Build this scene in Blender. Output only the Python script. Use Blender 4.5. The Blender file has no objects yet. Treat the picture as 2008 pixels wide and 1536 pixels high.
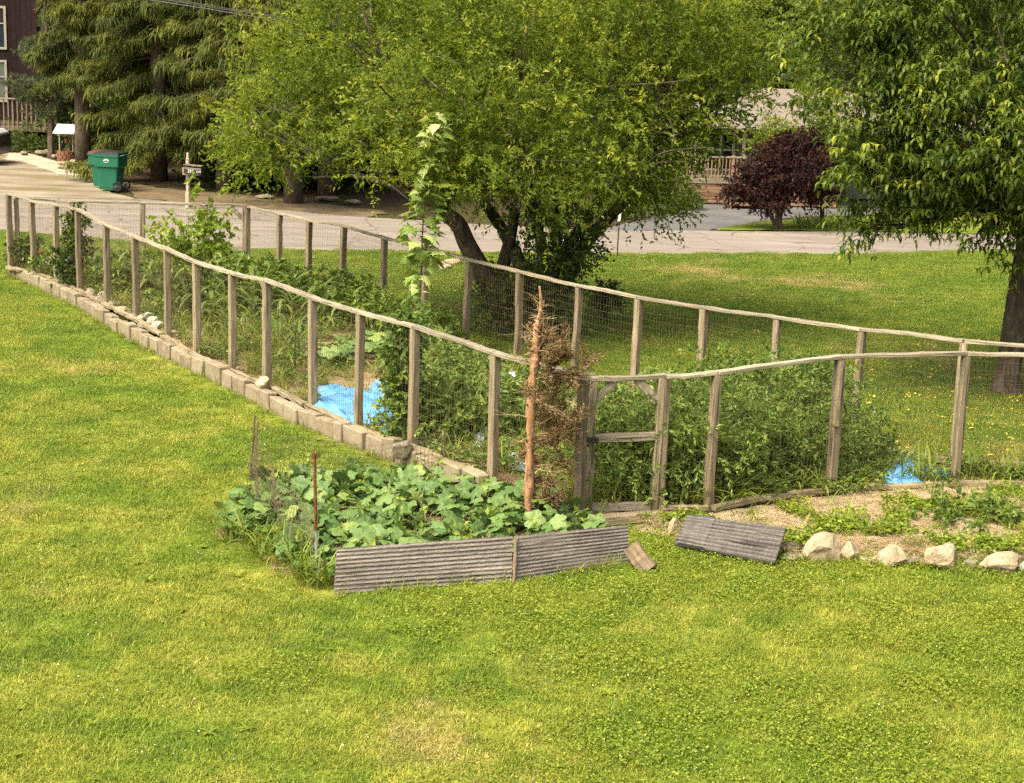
import bpy, math, random
import numpy as np
from mathutils import Matrix, Vector

rng = np.random.default_rng(7)
random.seed(7)
S = bpy.context.scene
COL = S.collection

# ------------------------------------------------------------------ camera
W, H, F = 2008, 1536, 3200.0
PITCH, ROLL, CAMH = math.radians(12.4), math.radians(2.0), 4.72
fwd = np.array([0, math.cos(PITCH), -math.sin(PITCH)])
up0 = np.array([0, math.sin(PITCH), math.cos(PITCH)])
rt0 = np.array([1.0, 0, 0])
cup = up0 * math.cos(ROLL) - rt0 * math.sin(ROLL)
crt = rt0 * math.cos(ROLL) + up0 * math.sin(ROLL)
CAM = np.array([0, 0, CAMH])
cam = bpy.data.cameras.new('camera')
cam.sensor_fit = 'HORIZONTAL'
cam.sensor_width = 36.0
cam.lens = F / W * 36.0
cam.clip_start, cam.clip_end = 0.1, 3000
camo = bpy.data.objects.new('camera', cam)
COL.objects.link(camo)
m = Matrix.Identity(4)
for i in range(3):
    m[i][0], m[i][1], m[i][2], m[i][3] = crt[i], cup[i], -fwd[i], CAM[i]
camo.matrix_world = m
S.camera = camo

# ------------------------------------------------------------------ world, sun, exposure
SUN_EL, SUN_AZ = math.radians(56), math.radians(226)   # azimuth the light comes from, clockwise from +Y
w = bpy.data.worlds.new('World')
S.world = w
w.use_nodes = True
nt = w.node_tree
bg = nt.nodes['Background']
sky = nt.nodes.new('ShaderNodeTexSky')
sky.sky_type = 'NISHITA'
sky.sun_disc = False
sky.sun_elevation = SUN_EL
sky.sun_rotation = SUN_AZ
sky.air_density, sky.dust_density, sky.ozone_density = 0.7, 9.0, 0.3
nt.links.new(sky.outputs[0], bg.inputs[0])
bg.inputs[1].default_value = 0.13
sl = bpy.data.lights.new('sun', 'SUN')
sl.energy, sl.angle, sl.color = 1.5, math.radians(28), (1.0, 0.90, 0.70)
so = bpy.data.objects.new('sun', sl)
COL.objects.link(so)
sd = Vector((math.sin(SUN_AZ) * math.cos(SUN_EL), math.cos(SUN_AZ) * math.cos(SUN_EL), math.sin(SUN_EL)))
so.rotation_euler = sd.to_track_quat('Z', 'Y').to_euler()
so.location = (0, 0, 30)
vs = S.view_settings
vs.view_transform, vs.look, vs.gamma, vs.exposure = 'Standard', 'None', 1.0, 1.52
vs.use_curve_mapping = False
S.render.engine = 'CYCLES'
S.cycles.use_denoising = False
S.cycles.max_bounces = 6
S.cycles.diffuse_bounces = 3
S.cycles.transmission_bounces = 4
S.cycles.transparent_max_bounces = 6


# ------------------------------------------------------------------ measuring helpers (photo pixel -> place)
def ray(px, py):
    return fwd * F + crt * (px - W / 2) + cup * (H / 2 - py)


def G(px, py, z=0.0):
    d = ray(px, py)
    return CAM + d * ((z - CAMH) / d[2])


def PY(px, py, Y):
    d = ray(px, py)
    return CAM + d * (Y / d[1])


def proj(P):
    v = np.asarray(P, float) - CAM
    d = v @ fwd
    return np.stack([W / 2 + F * (v @ crt) / d, H / 2 - F * (v @ cup) / d, d], -1)


def ppm(Y):
    return F / Y


def inpoly(P, poly):
    x, y = P[:, 0], P[:, 1]
    r = np.zeros(len(P), bool)
    n = len(poly)
    for i in range(n):
        x1, y1 = poly[i][0], poly[i][1]
        x2, y2 = poly[(i + 1) % n][0], poly[(i + 1) % n][1]
        if y1 == y2:
            continue
        c = ((y1 > y) != (y2 > y)) & (x < (x2 - x1) * (y - y1) / (y2 - y1) + x1)
        r ^= c
    return r


def edgedist(P, poly):
    d = np.full(len(P), 1e9)
    n = len(poly)
    for i in range(n):
        a = np.array(poly[i][:2], float)
        b = np.array(poly[(i + 1) % n][:2], float)
        ab = b - a
        t = np.clip(((P[:, :2] - a) @ ab) / max(ab @ ab, 1e-9), 0, 1)
        d = np.minimum(d, np.linalg.norm(P[:, :2] - (a + t[:, None] * ab), axis=1))
    return d


# ------------------------------------------------------------------ materials
class NM:
    def __init__(s, name):
        s.m = bpy.data.materials.new(name)
        s.m.use_nodes = True
        s.t = s.m.node_tree
        s.b = s.t.nodes['Principled BSDF']
        s.out = s.t.nodes['Material Output']

    def n(s, typ, **k):
        nd = s.t.nodes.new('ShaderNode' + typ)
        for a, v in k.items():
            setattr(nd, a, v)
        return nd

    def l(s, a, b):
        s.t.links.new(a, b)

    def coord(s, kind='Object', scale=(1, 1, 1)):
        if kind == 'World':
            c = s.n('NewGeometry').outputs['Position']
        else:
            c = s.n('TexCoord').outputs[kind]
        mp = s.n('Mapping')
        mp.inputs['Scale'].default_value = scale
        s.l(c, mp.inputs[0])
        return mp.outputs[0]

    def noise(s, vec, scale=5, detail=4, rough=.6, dist=0.0):
        nd = s.n('TexNoise')
        nd.inputs['Scale'].default_value = scale
        nd.inputs['Detail'].default_value = detail
        nd.inputs['Roughness'].default_value = rough
        nd.inputs['Distortion'].default_value = dist
        if vec is not None:
            s.l(vec, nd.inputs['Vector'])
        return nd.outputs['Fac']

    def ramp(s, fac, stops):
        nd = s.n('ValToRGB')
        e = nd.color_ramp.elements
        while len(e) < len(stops):
            e.new(0.5)
        for i, (p, c) in enumerate(stops):
            e[i].position = p
            e[i].color = (*c, 1) if len(c) == 3 else c
        s.l(fac, nd.inputs[0])
        return nd.outputs[0]

    def mix(s, fac, a, b, mode='MIX'):
        nd = s.n('Mix', data_type='RGBA', blend_type=mode)
        for sock, v in ((nd.inputs[0], fac), (nd.inputs[6], a), (nd.inputs[7], b)):
            if hasattr(v, 'is_linked') or hasattr(v, 'links'):
                s.l(v, sock)
            elif isinstance(v, (int, float)):
                sock.default_value = v
            else:
                sock.default_value = (*v, 1)
        return nd.outputs[2]

    def math(s, op, a, b=0.0):
        nd = s.n('Math', operation=op)
        for i, v in enumerate((a, b)):
            if isinstance(v, (int, float)):
                nd.inputs[i].default_value = v
            else:
                s.l(v, nd.inputs[i])
        return nd.outputs[0]

    def bump(s, h, strength=.4, dist=.01):
        nd = s.n('Bump')
        nd.inputs['Strength'].default_value = strength
        nd.inputs['Distance'].default_value = dist
        s.l(h, nd.inputs['Height'])
        s.l(nd.outputs[0], s.b.inputs['Normal'])

    def fin(s, col, rough=.85, spec=.25, metal=0.0):
        if isinstance(col, tuple):
            s.b.inputs['Base Color'].default_value = (*col, 1)
        else:
            s.l(col, s.b.inputs['Base Color'])
        s.b.inputs['Roughness'].default_value = rough
        s.b.inputs['Specular IOR Level'].default_value = spec
        s.b.inputs['Metallic'].default_value = metal
        return s.m


def leafmat(name, stops, trans=.35, rough=.45, spec=.3, world=None):
    """foliage: colour picked per leaf by the 'rnd' attribute; part of the light passes through"""
    M = NM(name)
    a = M.n('Attribute', attribute_name='rnd')
    col = M.ramp(a.outputs['Fac'], stops)
    if world:
        nz = M.noise(M.coord('World'), world[0], 3)
        col = M.mix(M.ramp(nz, [(world[1], (0, 0, 0)), (world[2], (1, 1, 1))]), col, M.mix(.75, col, world[3]))
    M.fin(col, rough, spec)
    tr = M.n('BsdfTranslucent')
    M.l(M.mix(1.0, col, (1.25, 1.2, .6), 'MULTIPLY'), tr.inputs[0])
    mx = M.n('MixShader')
    mx.inputs[0].default_value = trans
    M.l(M.b.outputs[0], mx.inputs[1])
    M.l(tr.outputs[0], mx.inputs[2])
    M.l(mx.outputs[0], M.out.inputs[0])
    return M.m


def woodmat(name, dark, mid, pale, algae=0.0, wear=0.0):  # wear: paler ridge tops, groove shading painted in as well as wear
    M = NM(name)
    oi = M.n('ObjectInfo')
    tc = M.n('TexCoord').outputs['Object']
    off = M.n('VectorMath', operation='ADD')
    M.l(tc, off.inputs[0])
    cx = M.n('CombineXYZ')
    for i in range(3):
        M.l(M.math('MULTIPLY', oi.outputs['Random'], 37.0 + 11 * i), cx.inputs[i])
    M.l(cx.outputs[0], off.inputs[1])

    def mp(sc):
        q = M.n('Mapping')
        q.inputs['Scale'].default_value = sc
        M.l(off.outputs[0], q.inputs[0])
        return q.outputs[0]
    g1 = M.noise(mp((2.2, 45, 45)), 1, 6, .7, .3)
    g2 = M.noise(mp((.9, 5, 5)), 1, 4)
    g3 = M.noise(mp((6, 160, 160)), 1, 3)
    col = M.ramp(g1, [(.30, dark), (.5, mid), (.68, pale)])
    col = M.mix(M.ramp(g2, [(.35, (0, 0, 0)), (.7, (.8, .8, .8))]), col, tuple(.55 * d + .45 * q for d, q in zip(dark, mid)))
    br = M.math('ADD', M.math('MULTIPLY', oi.outputs['Random'], .45), .85)
    cc = M.n('CombineXYZ')
    for i in range(3):
        M.l(br, cc.inputs[i])
    col = M.mix(1.0, col, cc.outputs[0], 'MULTIPLY')
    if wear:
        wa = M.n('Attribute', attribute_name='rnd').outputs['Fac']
        col = M.mix(M.math('MULTIPLY', wa, wear), col, tuple(x * 1.1 for x in pale))  # ridge tops painted paler: groove light and shade in the colour, plus wear
    if algae:
        sx = M.n('SeparateXYZ')
        M.l(tc, sx.inputs[0])
        k = M.math('SUBTRACT', .42, sx.outputs[0])
        k = M.math('ADD', k, M.math('MULTIPLY', M.math('SUBTRACT', g2, .5), .9))
        col = M.mix(M.ramp(k, [(.05, (0, 0, 0)), (.5, (algae,) * 3)]), col, (.10, .085, .012))
    crk = M.ramp(M.noise(mp((1.1, 26, 26)), 1, 3, .5), [(.30, (1, 1, 1)), (.40, (0, 0, 0))])
    col = M.mix(M.math('MULTIPLY', crk, .7), col, tuple(x * .45 for x in dark))
    M.bump(M.math('SUBTRACT', M.math('ADD', g1, M.math('MULTIPLY', g3, .4)), M.math('MULTIPLY', crk, .6)), .9, .008)
    return M.fin(col, .9, .15)


def solid(name, c, rough=.7, spec=.3, var=.25, scale=6, metal=0.0, bump=0.0):
    M = NM(name)
    v = M.noise(M.coord('Object'), scale, 5)
    lo = tuple(x * (1 - var) for x in c)
    hi = tuple(min(1, x * (1 + var)) for x in c)
    if bump:
        M.bump(M.noise(M.coord('Object'), scale * 5, 4), .5, bump)
    return M.fin(M.ramp(v, [(.3, lo), (.7, hi)]), rough, spec, metal)


MT = {}
MT['post'] = woodmat('weathered_post_wood', (.075, .058, .034), (.222, .184, .114), (.345, .295, .19), algae=.5)
MT['rail'] = woodmat('weathered_rail_wood', (.09, .077, .050), (.255, .224, .152), (.39, .352, .255))
MT['sill'] = woodmat('weathered_sill_wood', (.08, .066, .036), (.225, .185, .108), (.34, .29, .185))
MT['greyboard'] = woodmat('grey_grooved_wood', (.045, .04, .033), (.125, .112, .09), (.26, .235, .19), wear=.45)  # wear: groove shading painted into the colour, plus wear
MT['darkboard'] = woodmat('dark_grooved_wood', (.026, .024, .021), (.06, .056, .048), (.16, .15, .128), wear=.7)  # wear: groove shading painted into the colour, plus wear
MT['brownboard'] = woodmat('brown_scrap_wood', (.06, .045, .028), (.16, .12, .075), (.26, .2, .13))
MT['deckwood'] = woodmat('tan_deck_wood', (.11, .065, .036), (.22, .138, .08), (.3, .2, .125))
MT['greydeck'] = woodmat('grey_brown_deck_wood', (.07, .055, .035), (.15, .12, .075), (.2, .165, .11))
MT['darksiding'] = woodmat('dark_brown_siding', (.010, .006, .005), (.020, .012, .010), (.028, .017, .014))
MT['palepost'] = woodmat('pale_mailbox_wood', (.25, .21, .14), (.42, .36, .26), (.52, .46, .35))
MT['wire'] = solid('rusty_fence_wire', (.11, .085, .05), .7, .3, .3, metal=.3)
MT['rust'] = solid('rusty_steel', (.13, .045, .022), .85, .2, .5, 30, bump=.002)
MT['galv'] = solid('dull_grey_steel', (.3, .3, .28), .6, .4, .2, 12, metal=.4)
MT['darksteel'] = solid('dark_latch_steel', (.03, .025, .02), .6, .4)
MT['stakewood'] = solid('brown_stake', (.12, .085, .05), .85, .2, .4, 20)
MT['block'] = None
M = NM('concrete_block')
oi = M.n('ObjectInfo')
c1 = M.ramp(M.noise(M.coord('World'), 9, 6, .7), [(.3, (.13, .108, .065)), (.55, (.225, .19, .12)), (.75, (.30, .262, .18))])
c2 = M.mix(M.math('MULTIPLY', oi.outputs['Random'], .4), c1, (.31, .265, .18))
sz = M.n('SeparateXYZ')
M.l(M.n('NewGeometry').outputs['Position'], sz.inputs[0])
kk = M.math('ADD', M.math('SUBTRACT', .06, sz.outputs[2]), M.math('MULTIPLY', M.math('SUBTRACT', M.noise(M.coord('World'), 6, 4), .5), .25))
c2 = M.mix(M.ramp(kk, [(0, (0, 0, 0)), (.07, (.7, .7, .7))]), c2, (.10, .085, .03))
M.bump(M.noise(M.coord('World'), 70, 4), .6, .006)
MT['block'] = M.fin(c2, .95, .1)


def stonemat(name, a, b, c, sc=5):
    M = NM(name)
    v = M.noise(M.coord('World'), sc, 6, .65, .5)
    v2 = M.noise(M.coord('World'), sc * 8, 4, .7)
    col = M.ramp(v, [(.3, a), (.5, b), (.7, c)])
    col = M.mix(M.ramp(v2, [(.50, (0, 0, 0)), (.72, (.75, .75, .75))]), col, tuple(x * .45 for x in a))
    col = M.mix(M.ramp(M.noise(M.coord('World'), sc * .8, 5, .7), [(.5, (0, 0, 0)), (.7, (.6, .6, .6))]), col, (.13, .10, .05))
    M.bump(v2, .7, .012)
    return M.fin(col, .92, .15)


MT['stone'] = stonemat('tan_fieldstone', (.22, .17, .095), (.36, .29, .18), (.47, .39, .26), 7)
MT['stonegrey'] = stonemat('grey_fieldstone', (.12, .10, .065), (.22, .19, .13), (.33, .29, .2), 9)
MT['stonewhite'] = stonemat('white_quartz_stone', (.30, .28, .20), (.45, .42, .33), (.58, .54, .43), 9)

# ---- ground materials
def lawn_colour(M, blade):
    p = M.coord('World')
    n1 = M.noise(p, .55, 4, .6)
    n2 = M.noise(p, 2.1, 5, .65, .4)
    n3 = M.noise(p, .17, 2, .5)
    base = M.ramp(n2, [(.26, (.125, .175, .016)), (.45, (.205, .252, .026)), (.60, (.285, .31, .042)), (.76, (.38, .355, .095))])
    lush = M.ramp(n2, [(.3, (.095, .162, .013)), (.55, (.160, .235, .020)), (.75, (.26, .305, .038))])
    col = M.mix(M.ramp(n1, [(.42, (0, 0, 0)), (.60, (1, 1, 1))]), base, lush)
    sx = M.n('SeparateXYZ')
    M.l(M.n('NewGeometry').outputs['Position'], sx.inputs[0])
    # the lawn past the garden is mown greener than the near one
    far = M.math('MULTIPLY', M.math('SUBTRACT', M.math('ADD', sx.outputs[1], M.math('MULTIPLY', sx.outputs[0], .6)), 19.0), .16)
    fr = M.n('Clamp')
    M.l(far, fr.inputs[0])
    col = M.mix(M.math('MULTIPLY', fr.outputs[0], .55), col, M.ramp(n2, [(.3, (.07, .135, .010)), (.7, (.145, .205, .02))]))
    # faint mowing bands
    wv = M.n('TexWave', wave_type='BANDS', bands_direction='X')
    wv.inputs['Scale'].default_value = .33
    wv.inputs['Distortion'].default_value = 2.5
    wv.inputs['Detail'].default_value = 2
    rot = M.n('Mapping')
    rot.inputs['Rotation'].default_value = (0, 0, .62)
    M.l(M.n('NewGeometry').outputs['Position'], rot.inputs[0])
    M.l(rot.outputs[0], wv.inputs[0])
    col = M.mix(M.math('MULTIPLY', wv.outputs['Fac'], .28), col, M.mix(1.0, col, (1.35, 1.25, 1.3), 'MULTIPLY'))
    # straw-dry patches
    dry = M.ramp(M.math('ADD', M.math('MULTIPLY', n3, .55), M.math('MULTIPLY', M.noise(M.coord('World', (1, .6, 1)), 1.1, 4, .6), .45)), [(.545, (0, 0, 0)), (.66, (.75, .75, .75))])
    col = M.mix(dry, col, (.40, .31, .12))
    # darker weedy patches with their own shape
    col = M.mix(M.ramp(M.noise(M.coord('World'), 1.5, 6, .7, .6), [(.60, (0, 0, 0)), (.72, (.6, .6, .6))]), col, (.085, .115, .016))
    if blade:
        a = M.n('Attribute', attribute_name='rnd').outputs['Fac']
        sh = M.ramp(a, [(0, (.42, .5, .4)), (.45, (.85, .92, .8)), (.8, (1.25, 1.22, 1.1)), (1, (1.9, 1.55, 2.2))])
        col = M.mix(1.0, col, sh, 'MULTIPLY')
    return col


M = NM('lawn_turf')
lc = lawn_colour(M, False)
lc = M.mix(1.0, lc, (.72, .72, .72), 'MULTIPLY')
lc = M.mix(M.ramp(M.noise(M.coord('World'), 45, 3), [(.5, (0, 0, 0)), (.7, (.7, .7, .7))]), lc, (.06, .07, .015))
M.bump(M.noise(M.coord('World'), 60, 4), .6, .02)
MT['lawn'] = M.fin(lc, .95, .1)
M = NM('grass_blade')
lc = lawn_colour(M, True)
M.fin(lc, .55, .25)
tr = M.n('BsdfTranslucent')
M.l(lc, tr.inputs[0])
mx = M.n('MixShader')
mx.inputs[0].default_value = .35
M.l(M.b.outputs[0], mx.inputs[1])
M.l(tr.outputs[0], mx.inputs[2])
M.l(mx.outputs[0], M.out.inputs[0])
MT['blade'] = M.m

M = NM('garden_soil')
p = M.coord('World')
n1 = M.noise(p, 2.2, 6, .65, .3)
n2 = M.noise(p, 30, 5, .7)
c = M.ramp(n1, [(.3, (.13, .085, .045)), (.5, (.27, .19, .105)), (.65, (.42, .33, .19)), (.8, (.14, .16, .035))])
c = M.mix(M.ramp(n2, [(.45, (0, 0, 0)), (.65, (.8, .8, .8))]), c, (.10, .065, .035))
M.bump(n2, 1.0, .03)
MT['soil'] = M.fin(c, .97, .1)
M = NM('forest_floor')
p = M.coord('World')
c = M.ramp(M.noise(p, .5, 6, .65), [(.3, (.025, .02, .011)), (.5, (.055, .04, .021)), (.62, (.04, .047, .012)), (.75, (.07, .08, .014))])
M.bump(M.noise(p, 14, 4), .8, .05)
MT['ground'] = M.fin(c, .97, .1)
M = NM('asphalt_road')
p = M.coord('World')
c = M.ramp(M.noise(M.coord('World', (.25, 1.6, 1)), 1, 5, .6), [(.25, (.125, .108, .082)), (.42, (.175, .153, .118)), (.58, (.205, .18, .14)), (.78, (.285, .252, .195))])
c = M.mix(M.ramp(M.noise(p, 90, 3), [(.5, (0, 0, 0)), (.75, (.5, .5, .5))]), c, (.10, .086, .066))
crk = M.n('TexVoronoi', feature='DISTANCE_TO_EDGE')
crk.inputs['Scale'].default_value = .55
q = M.n('VectorMath', operation='ADD')
M.l(p, q.inputs[0])
nn = M.n('TexNoise')
nn.inputs['Scale'].default_value = 1.2
M.l(p, nn.inputs[0])
M.l(nn.outputs['Color'], q.inputs[1])
M.l(q.outputs[0], crk.inputs['Vector'])
c = M.mix(M.ramp(crk.outputs['Distance'], [(.006, (.7, .7, .7)), (.018, (0, 0, 0))]), c, (.07, .06, .048))
MT['road'] = M.fin(c, .9, .2)
M = NM('dark_asphalt')
c = M.ramp(M.noise(M.coord('World'), .9, 6, .65), [(.3, (.075, .075, .072)), (.6, (.115, .112, .105)), (.78, (.17, .155, .125))])
MT['asphalt'] = M.fin(c, .9, .2)
M = NM('gravel_driveway')
p = M.coord('World')
n1 = M.noise(M.coord('World', (.5, 1.3, 1)), .8, 6, .65)
c = M.ramp(n1, [(.3, (.10, .11, .025)), (.42, (.15, .125, .07)), (.56, (.22, .19, .135)), (.72, (.33, .295, .22))])
c = M.mix(M.ramp(M.noise(p, 25, 4), [(.5, (0, 0, 0)), (.7, (.6, .6, .6))]), c, (.12, .10, .065))
MT['gravel'] = M.fin(c, .95, .1)
MT['concrete'] = solid('pale_concrete_strip', (.36, .31, .215), .9, .2, .3, 1.2)
MT['dirt'] = solid('bare_dirt', (.12, .092, .05), .95, .1, .4, 2)
MT['hill'] = solid('wooded_hill_ground', (.03, .04, .015), .95, .1, .4, .3)

# ---- foliage materials
MT['tree'] = leafmat('small_tree_leaf', [(0, (.065, .105, .012)), (.35, (.125, .182, .018)), (.7, (.20, .262, .027)), (.93, (.31, .36, .042)), (1, (.48, .42, .07))], .5, .5, .25)
MT['peach'] = leafmat('drooping_tree_leaf', [(0, (.055, .10, .015)), (.5, (.12, .178, .025)), (.85, (.23, .29, .038)), (1, (.40, .43, .06))], .5, .45, .3)
MT['spruce'] = leafmat('spruce_needles', [(0, (.035, .052, .010)), (.45, (.078, .102, .016)), (.8, (.145, .165, .023)), (1, (.23, .225, .03))], .35, .6, .2)
MT['pine'] = leafmat('pine_needles', [(0, (.04, .058, .022)), (.6, (.085, .115, .045)), (.85, (.15, .18, .08)), (1, (.16, .10, .045))], .15, .6, .2)
MT['woods'] = leafmat('woodland_leaf', [(0, (.05, .085, .012)), (.5, (.095, .14, .016)), (1, (.17, .215, .026))], .3, .5, .25)
MT['redmaple'] = leafmat('red_maple_leaf', [(0, (.012, .006, .005)), (.5, (.026, .010, .007)), (.85, (.055, .020, .012)), (1, (.10, .036, .018))], .3, .5, .25)
MT['darkleaf'] = leafmat('dark_shrub_leaf', [(0, (.03, .055, .009)), (.6, (.068, .105, .015)), (1, (.14, .175, .024))], .3, .45, .35)
MT['maple'] = leafmat('sapling_maple_leaf', [(0, (.09, .16, .022)), (.55, (.17, .26, .045)), (.85, (.27, .36, .08)), (1, (.48, .52, .22))], .35, .45, .35)
MT['youngleaf'] = leafmat('pale_young_leaf', [(0, (.12, .18, .02)), (.6, (.2, .28, .035)), (1, (.34, .40, .07))], .4, .45, .3)
MT['tomato'] = leafmat('tomato_leaf', [(0, (.055, .10, .016)), (.5, (.11, .175, .029)), (.85, (.18, .25, .045)), (1, (.28, .33, .07))], .3, .55, .25)
MT['corn'] = leafmat('corn_blade', [(0, (.07, .12, .018)), (.6, (.14, .205, .036)), (1, (.26, .31, .07))], .4, .42, .35)
MT['weed'] = leafmat('weed_grass', [(0, (.09, .14, .014)), (.5, (.17, .235, .028)), (.85, (.28, .31, .05)), (1, (.42, .36, .14))], .4, .5, .3)
MT['broad'] = leafmat('lawn_weed_leaf', [(0, (.10, .165, .014)), (.5, (.175, .25, .022)), (.85, (.26, .32, .034)), (1, (.36, .38, .06))], .4, .5, .25, world=(.7, .5, .7, (.30, .32, .03)))
MT['straw'] = leafmat('dry_straw', [(0, (.22, .15, .07)), (.6, (.42, .32, .16)), (1, (.56, .46, .26))], .15, .7, .15)
MT['yellow'] = leafmat('yellow_fallen_leaf', [(0, (.42, .28, .03)), (.6, (.62, .47, .06)), (1, (.75, .62, .16))], .2, .6, .2)
MT['deadneedle'] = leafmat('dead_brown_needles', [(0, (.07, .042, .018)), (.5, (.15, .095, .042)), (.85, (.25, .18, .08)), (1, (.36, .28, .14))], .15, .7, .15)
MT['orange'] = leafmat('orange_flower', [(0, (.55, .12, .02)), (1, (.7, .3, .05))], .2)
MT['whitefl'] = leafmat('white_clover_bloom', [(0, (.55, .55, .42)), (1, (.75, .75, .62))], .2)

M = NM('squash_leaf')
tc = M.coord('Object')
oi = M.n('ObjectInfo')
col = M.ramp(oi.outputs['Random'], [(0, (.075, .145, .030)), (.5, (.115, .20, .045)), (.85, (.165, .26, .065)), (1, (.25, .31, .07))])
a = M.n('Attribute', attribute_name='rnd').outputs['Fac']
col = M.mix(M.ramp(a, [(.45, (0, 0, 0)), (1, (.6, .6, .6))]), col, (.24, .31, .11))
col = M.mix(M.ramp(M.noise(tc, 30, 4), [(.4, (0, 0, 0)), (.8, (.4, .4, .4))]), col, (.10, .17, .05))
M.fin(col, .5, .35)
M.bump(M.noise(tc, 45, 3), .35, .006)
tr = M.n('BsdfTranslucent')
M.l(col, tr.inputs[0])
mx = M.n('MixShader')
mx.inputs[0].default_value = .25
M.l(M.b.outputs[0], mx.inputs[1])
M.l(tr.outputs[0], mx.inputs[2])
M.l(mx.outputs[0], M.out.inputs[0])
MT['squash'] = M.m


def barkmat(name, a, b, c, sc=9):
    M = NM(name)
    v = M.noise(M.coord('World', (1, 1, .35)), sc, 6, .7, .6)
    M.bump(v, .9, .03)
    return M.fin(M.ramp(v, [(.32, a), (.52, b), (.72, c)]), .95, .1)


MT['bark'] = barkmat('grey_bark', (.022, .018, .012), (.065, .053, .036), (.13, .11, .08))
MT['lichen'] = barkmat('lichen_grey_bark', (.045, .04, .026), (.11, .10, .068), (.20, .185, .13), 14)
MT['sprucebark'] = barkmat('spruce_bark', (.05, .04, .028), (.11, .09, .06), (.17, .14, .1), 12)
MT['deadbark'] = barkmat('peeling_orange_bark', (.14, .075, .04), (.37, .21, .105), (.52, .34, .19), 16)
MT['twig'] = barkmat('pale_dead_twig', (.16, .10, .05), (.34, .24, .12), (.46, .36, .2), 20)
MT['stem'] = solid('green_stem', (.12, .17, .035), .6, .3, .3)
MT['saplingbark'] = solid('sapling_bark', (.12, .10, .045), .8, .2, .3)

M = NM('blue_tarp')
p = M.coord('World')
weave = M.n('TexWave', wave_type='BANDS')
weave.inputs['Scale'].default_value = 14
M.l(p, weave.inputs[0])
c = M.ramp(M.noise(p, 5, 5), [(.3, (.07, .25, .48)), (.55, (.11, .34, .60)), (.75, (.22, .44, .66))])
c = M.mix(M.ramp(M.noise(p, 9, 5, .7), [(.52, (0, 0, 0)), (.68, (.75, .75, .75))]), c, (.20, .17, .12))
M.bump(M.noise(p, 18, 4), .5, .02)
MT['tarp'] = M.fin(c, .55, .3)
MT['plastic'] = solid('pale_blue_plastic', (.52, .58, .66), .35, .5, .25, 12)
MT['white'] = solid('white_paint', (.72, .69, .62), .6, .3, .08)
MT['cream'] = solid('cream_trim', (.27, .24, .18), .7, .3, .1)
MT['glass'] = solid('dark_window_glass', (.02, .025, .028), .08, .6, .2, 2)
MT['glassgreen'] = solid('curtained_window_glass', (.09, .105, .085), .12, .6, .3, 2)
MT['shingle'] = solid('tan_roof_shingles', (.17, .145, .115), .9, .2, .2, 5)
MT['siding'] = solid('pale_siding', (.22, .215, .185), .8, .2, .08)
MT['bin'] = solid('green_bin_plastic', (.010, .115, .062), .45, .4, .12, 3)
MT['binlid'] = solid('dark_bin_lid', (.012, .02, .016), .5, .4, .2)
MT['redlid'] = solid('red_bin_lid', (.10, .028, .02), .5, .4, .2)
MT['rubber'] = solid('black_rubber', (.012, .012, .012), .7, .3)
MT['rim'] = solid('wheel_rim_plastic', (.05, .055, .05), .5, .4)
MT['carwhite'] = solid('pale_car_paint', (.5, .5, .48), .25, .6, .05)
MT['carblack'] = solid('black_car_trim', (.01, .01, .011), .35, .5, .1)
MT['brick'] = solid('red_brown_brick', (.20, .10, .06), .9, .1, .35, 14)
MT['cable'] = solid('black_cable', (.02, .02, .02), .5, .4)
MT['mailbox'] = solid('dark_mailbox', (.025, .024, .02), .5, .4)
MT['markpost'] = solid('green_brown_post', (.05, .055, .03), .7, .3)


# ------------------------------------------------------------------ mesh helpers
def np_mesh(name, V, Fs, attr=None, smooth=False):
    """V (n,3); Fs list of int arrays (k,3)/(k,4)"""
    me = bpy.data.meshes.new(name)
    V = np.ascontiguousarray(V, np.float32)
    Fs = [np.asarray(f, np.int32) for f in Fs if len(f)]
    tot = sum(f.size for f in Fs)
    nf = sum(len(f) for f in Fs)
    me.vertices.add(len(V))
    me.vertices.foreach_set('co', V.ravel())
    me.loops.add(tot)
    me.polygons.add(nf)
    li = np.concatenate([f.ravel() for f in Fs])
    sizes = np.concatenate([np.full(len(f), f.shape[1], np.int32) for f in Fs])
    st = np.concatenate([[0], np.cumsum(sizes)[:-1]]).astype(np.int32)
    me.loops.foreach_set('vertex_index', li)
    me.polygons.foreach_set('loop_start', st)
    me.polygons.foreach_set('loop_total', sizes)
    me.polygons.foreach_set('use_smooth', np.full(nf, bool(smooth)))
    me.update(calc_edges=True)
    if attr is not None:
        at = me.attributes.new('rnd', 'FLOAT', 'POINT')
        at.data.foreach_set('value', np.ascontiguousarray(attr, np.float32))
    return me


WL = {}


def put(name, me, mat=None, parent=None, loc=(0, 0, 0), rot=None):
    o = bpy.data.objects.new(name, me)
    COL.objects.link(o)
    if mat is not None and me is not None and not me.materials:
        me.materials.append(MT[mat] if isinstance(mat, str) else mat)
    loc = np.array(loc, float)
    WL[o.name] = loc
    if parent is not None:
        o.parent = parent
        o.location = loc - WL[parent.name]
    else:
        o.location = loc
    if rot is not None:
        o.rotation_euler = rot
    return o


def tag(o, label, cat, group=None, kind=None):
    if label:
        o['label'] = label
    if cat:
        o['category'] = cat
    if group:
        o['group'] = group
    if kind:
        o['kind'] = kind
    return o


def thing(name, label, cat, loc=(0, 0, 0), group=None, kind=None):
    return tag(put(name, None, None, None, loc), label, cat, group, kind)


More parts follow.
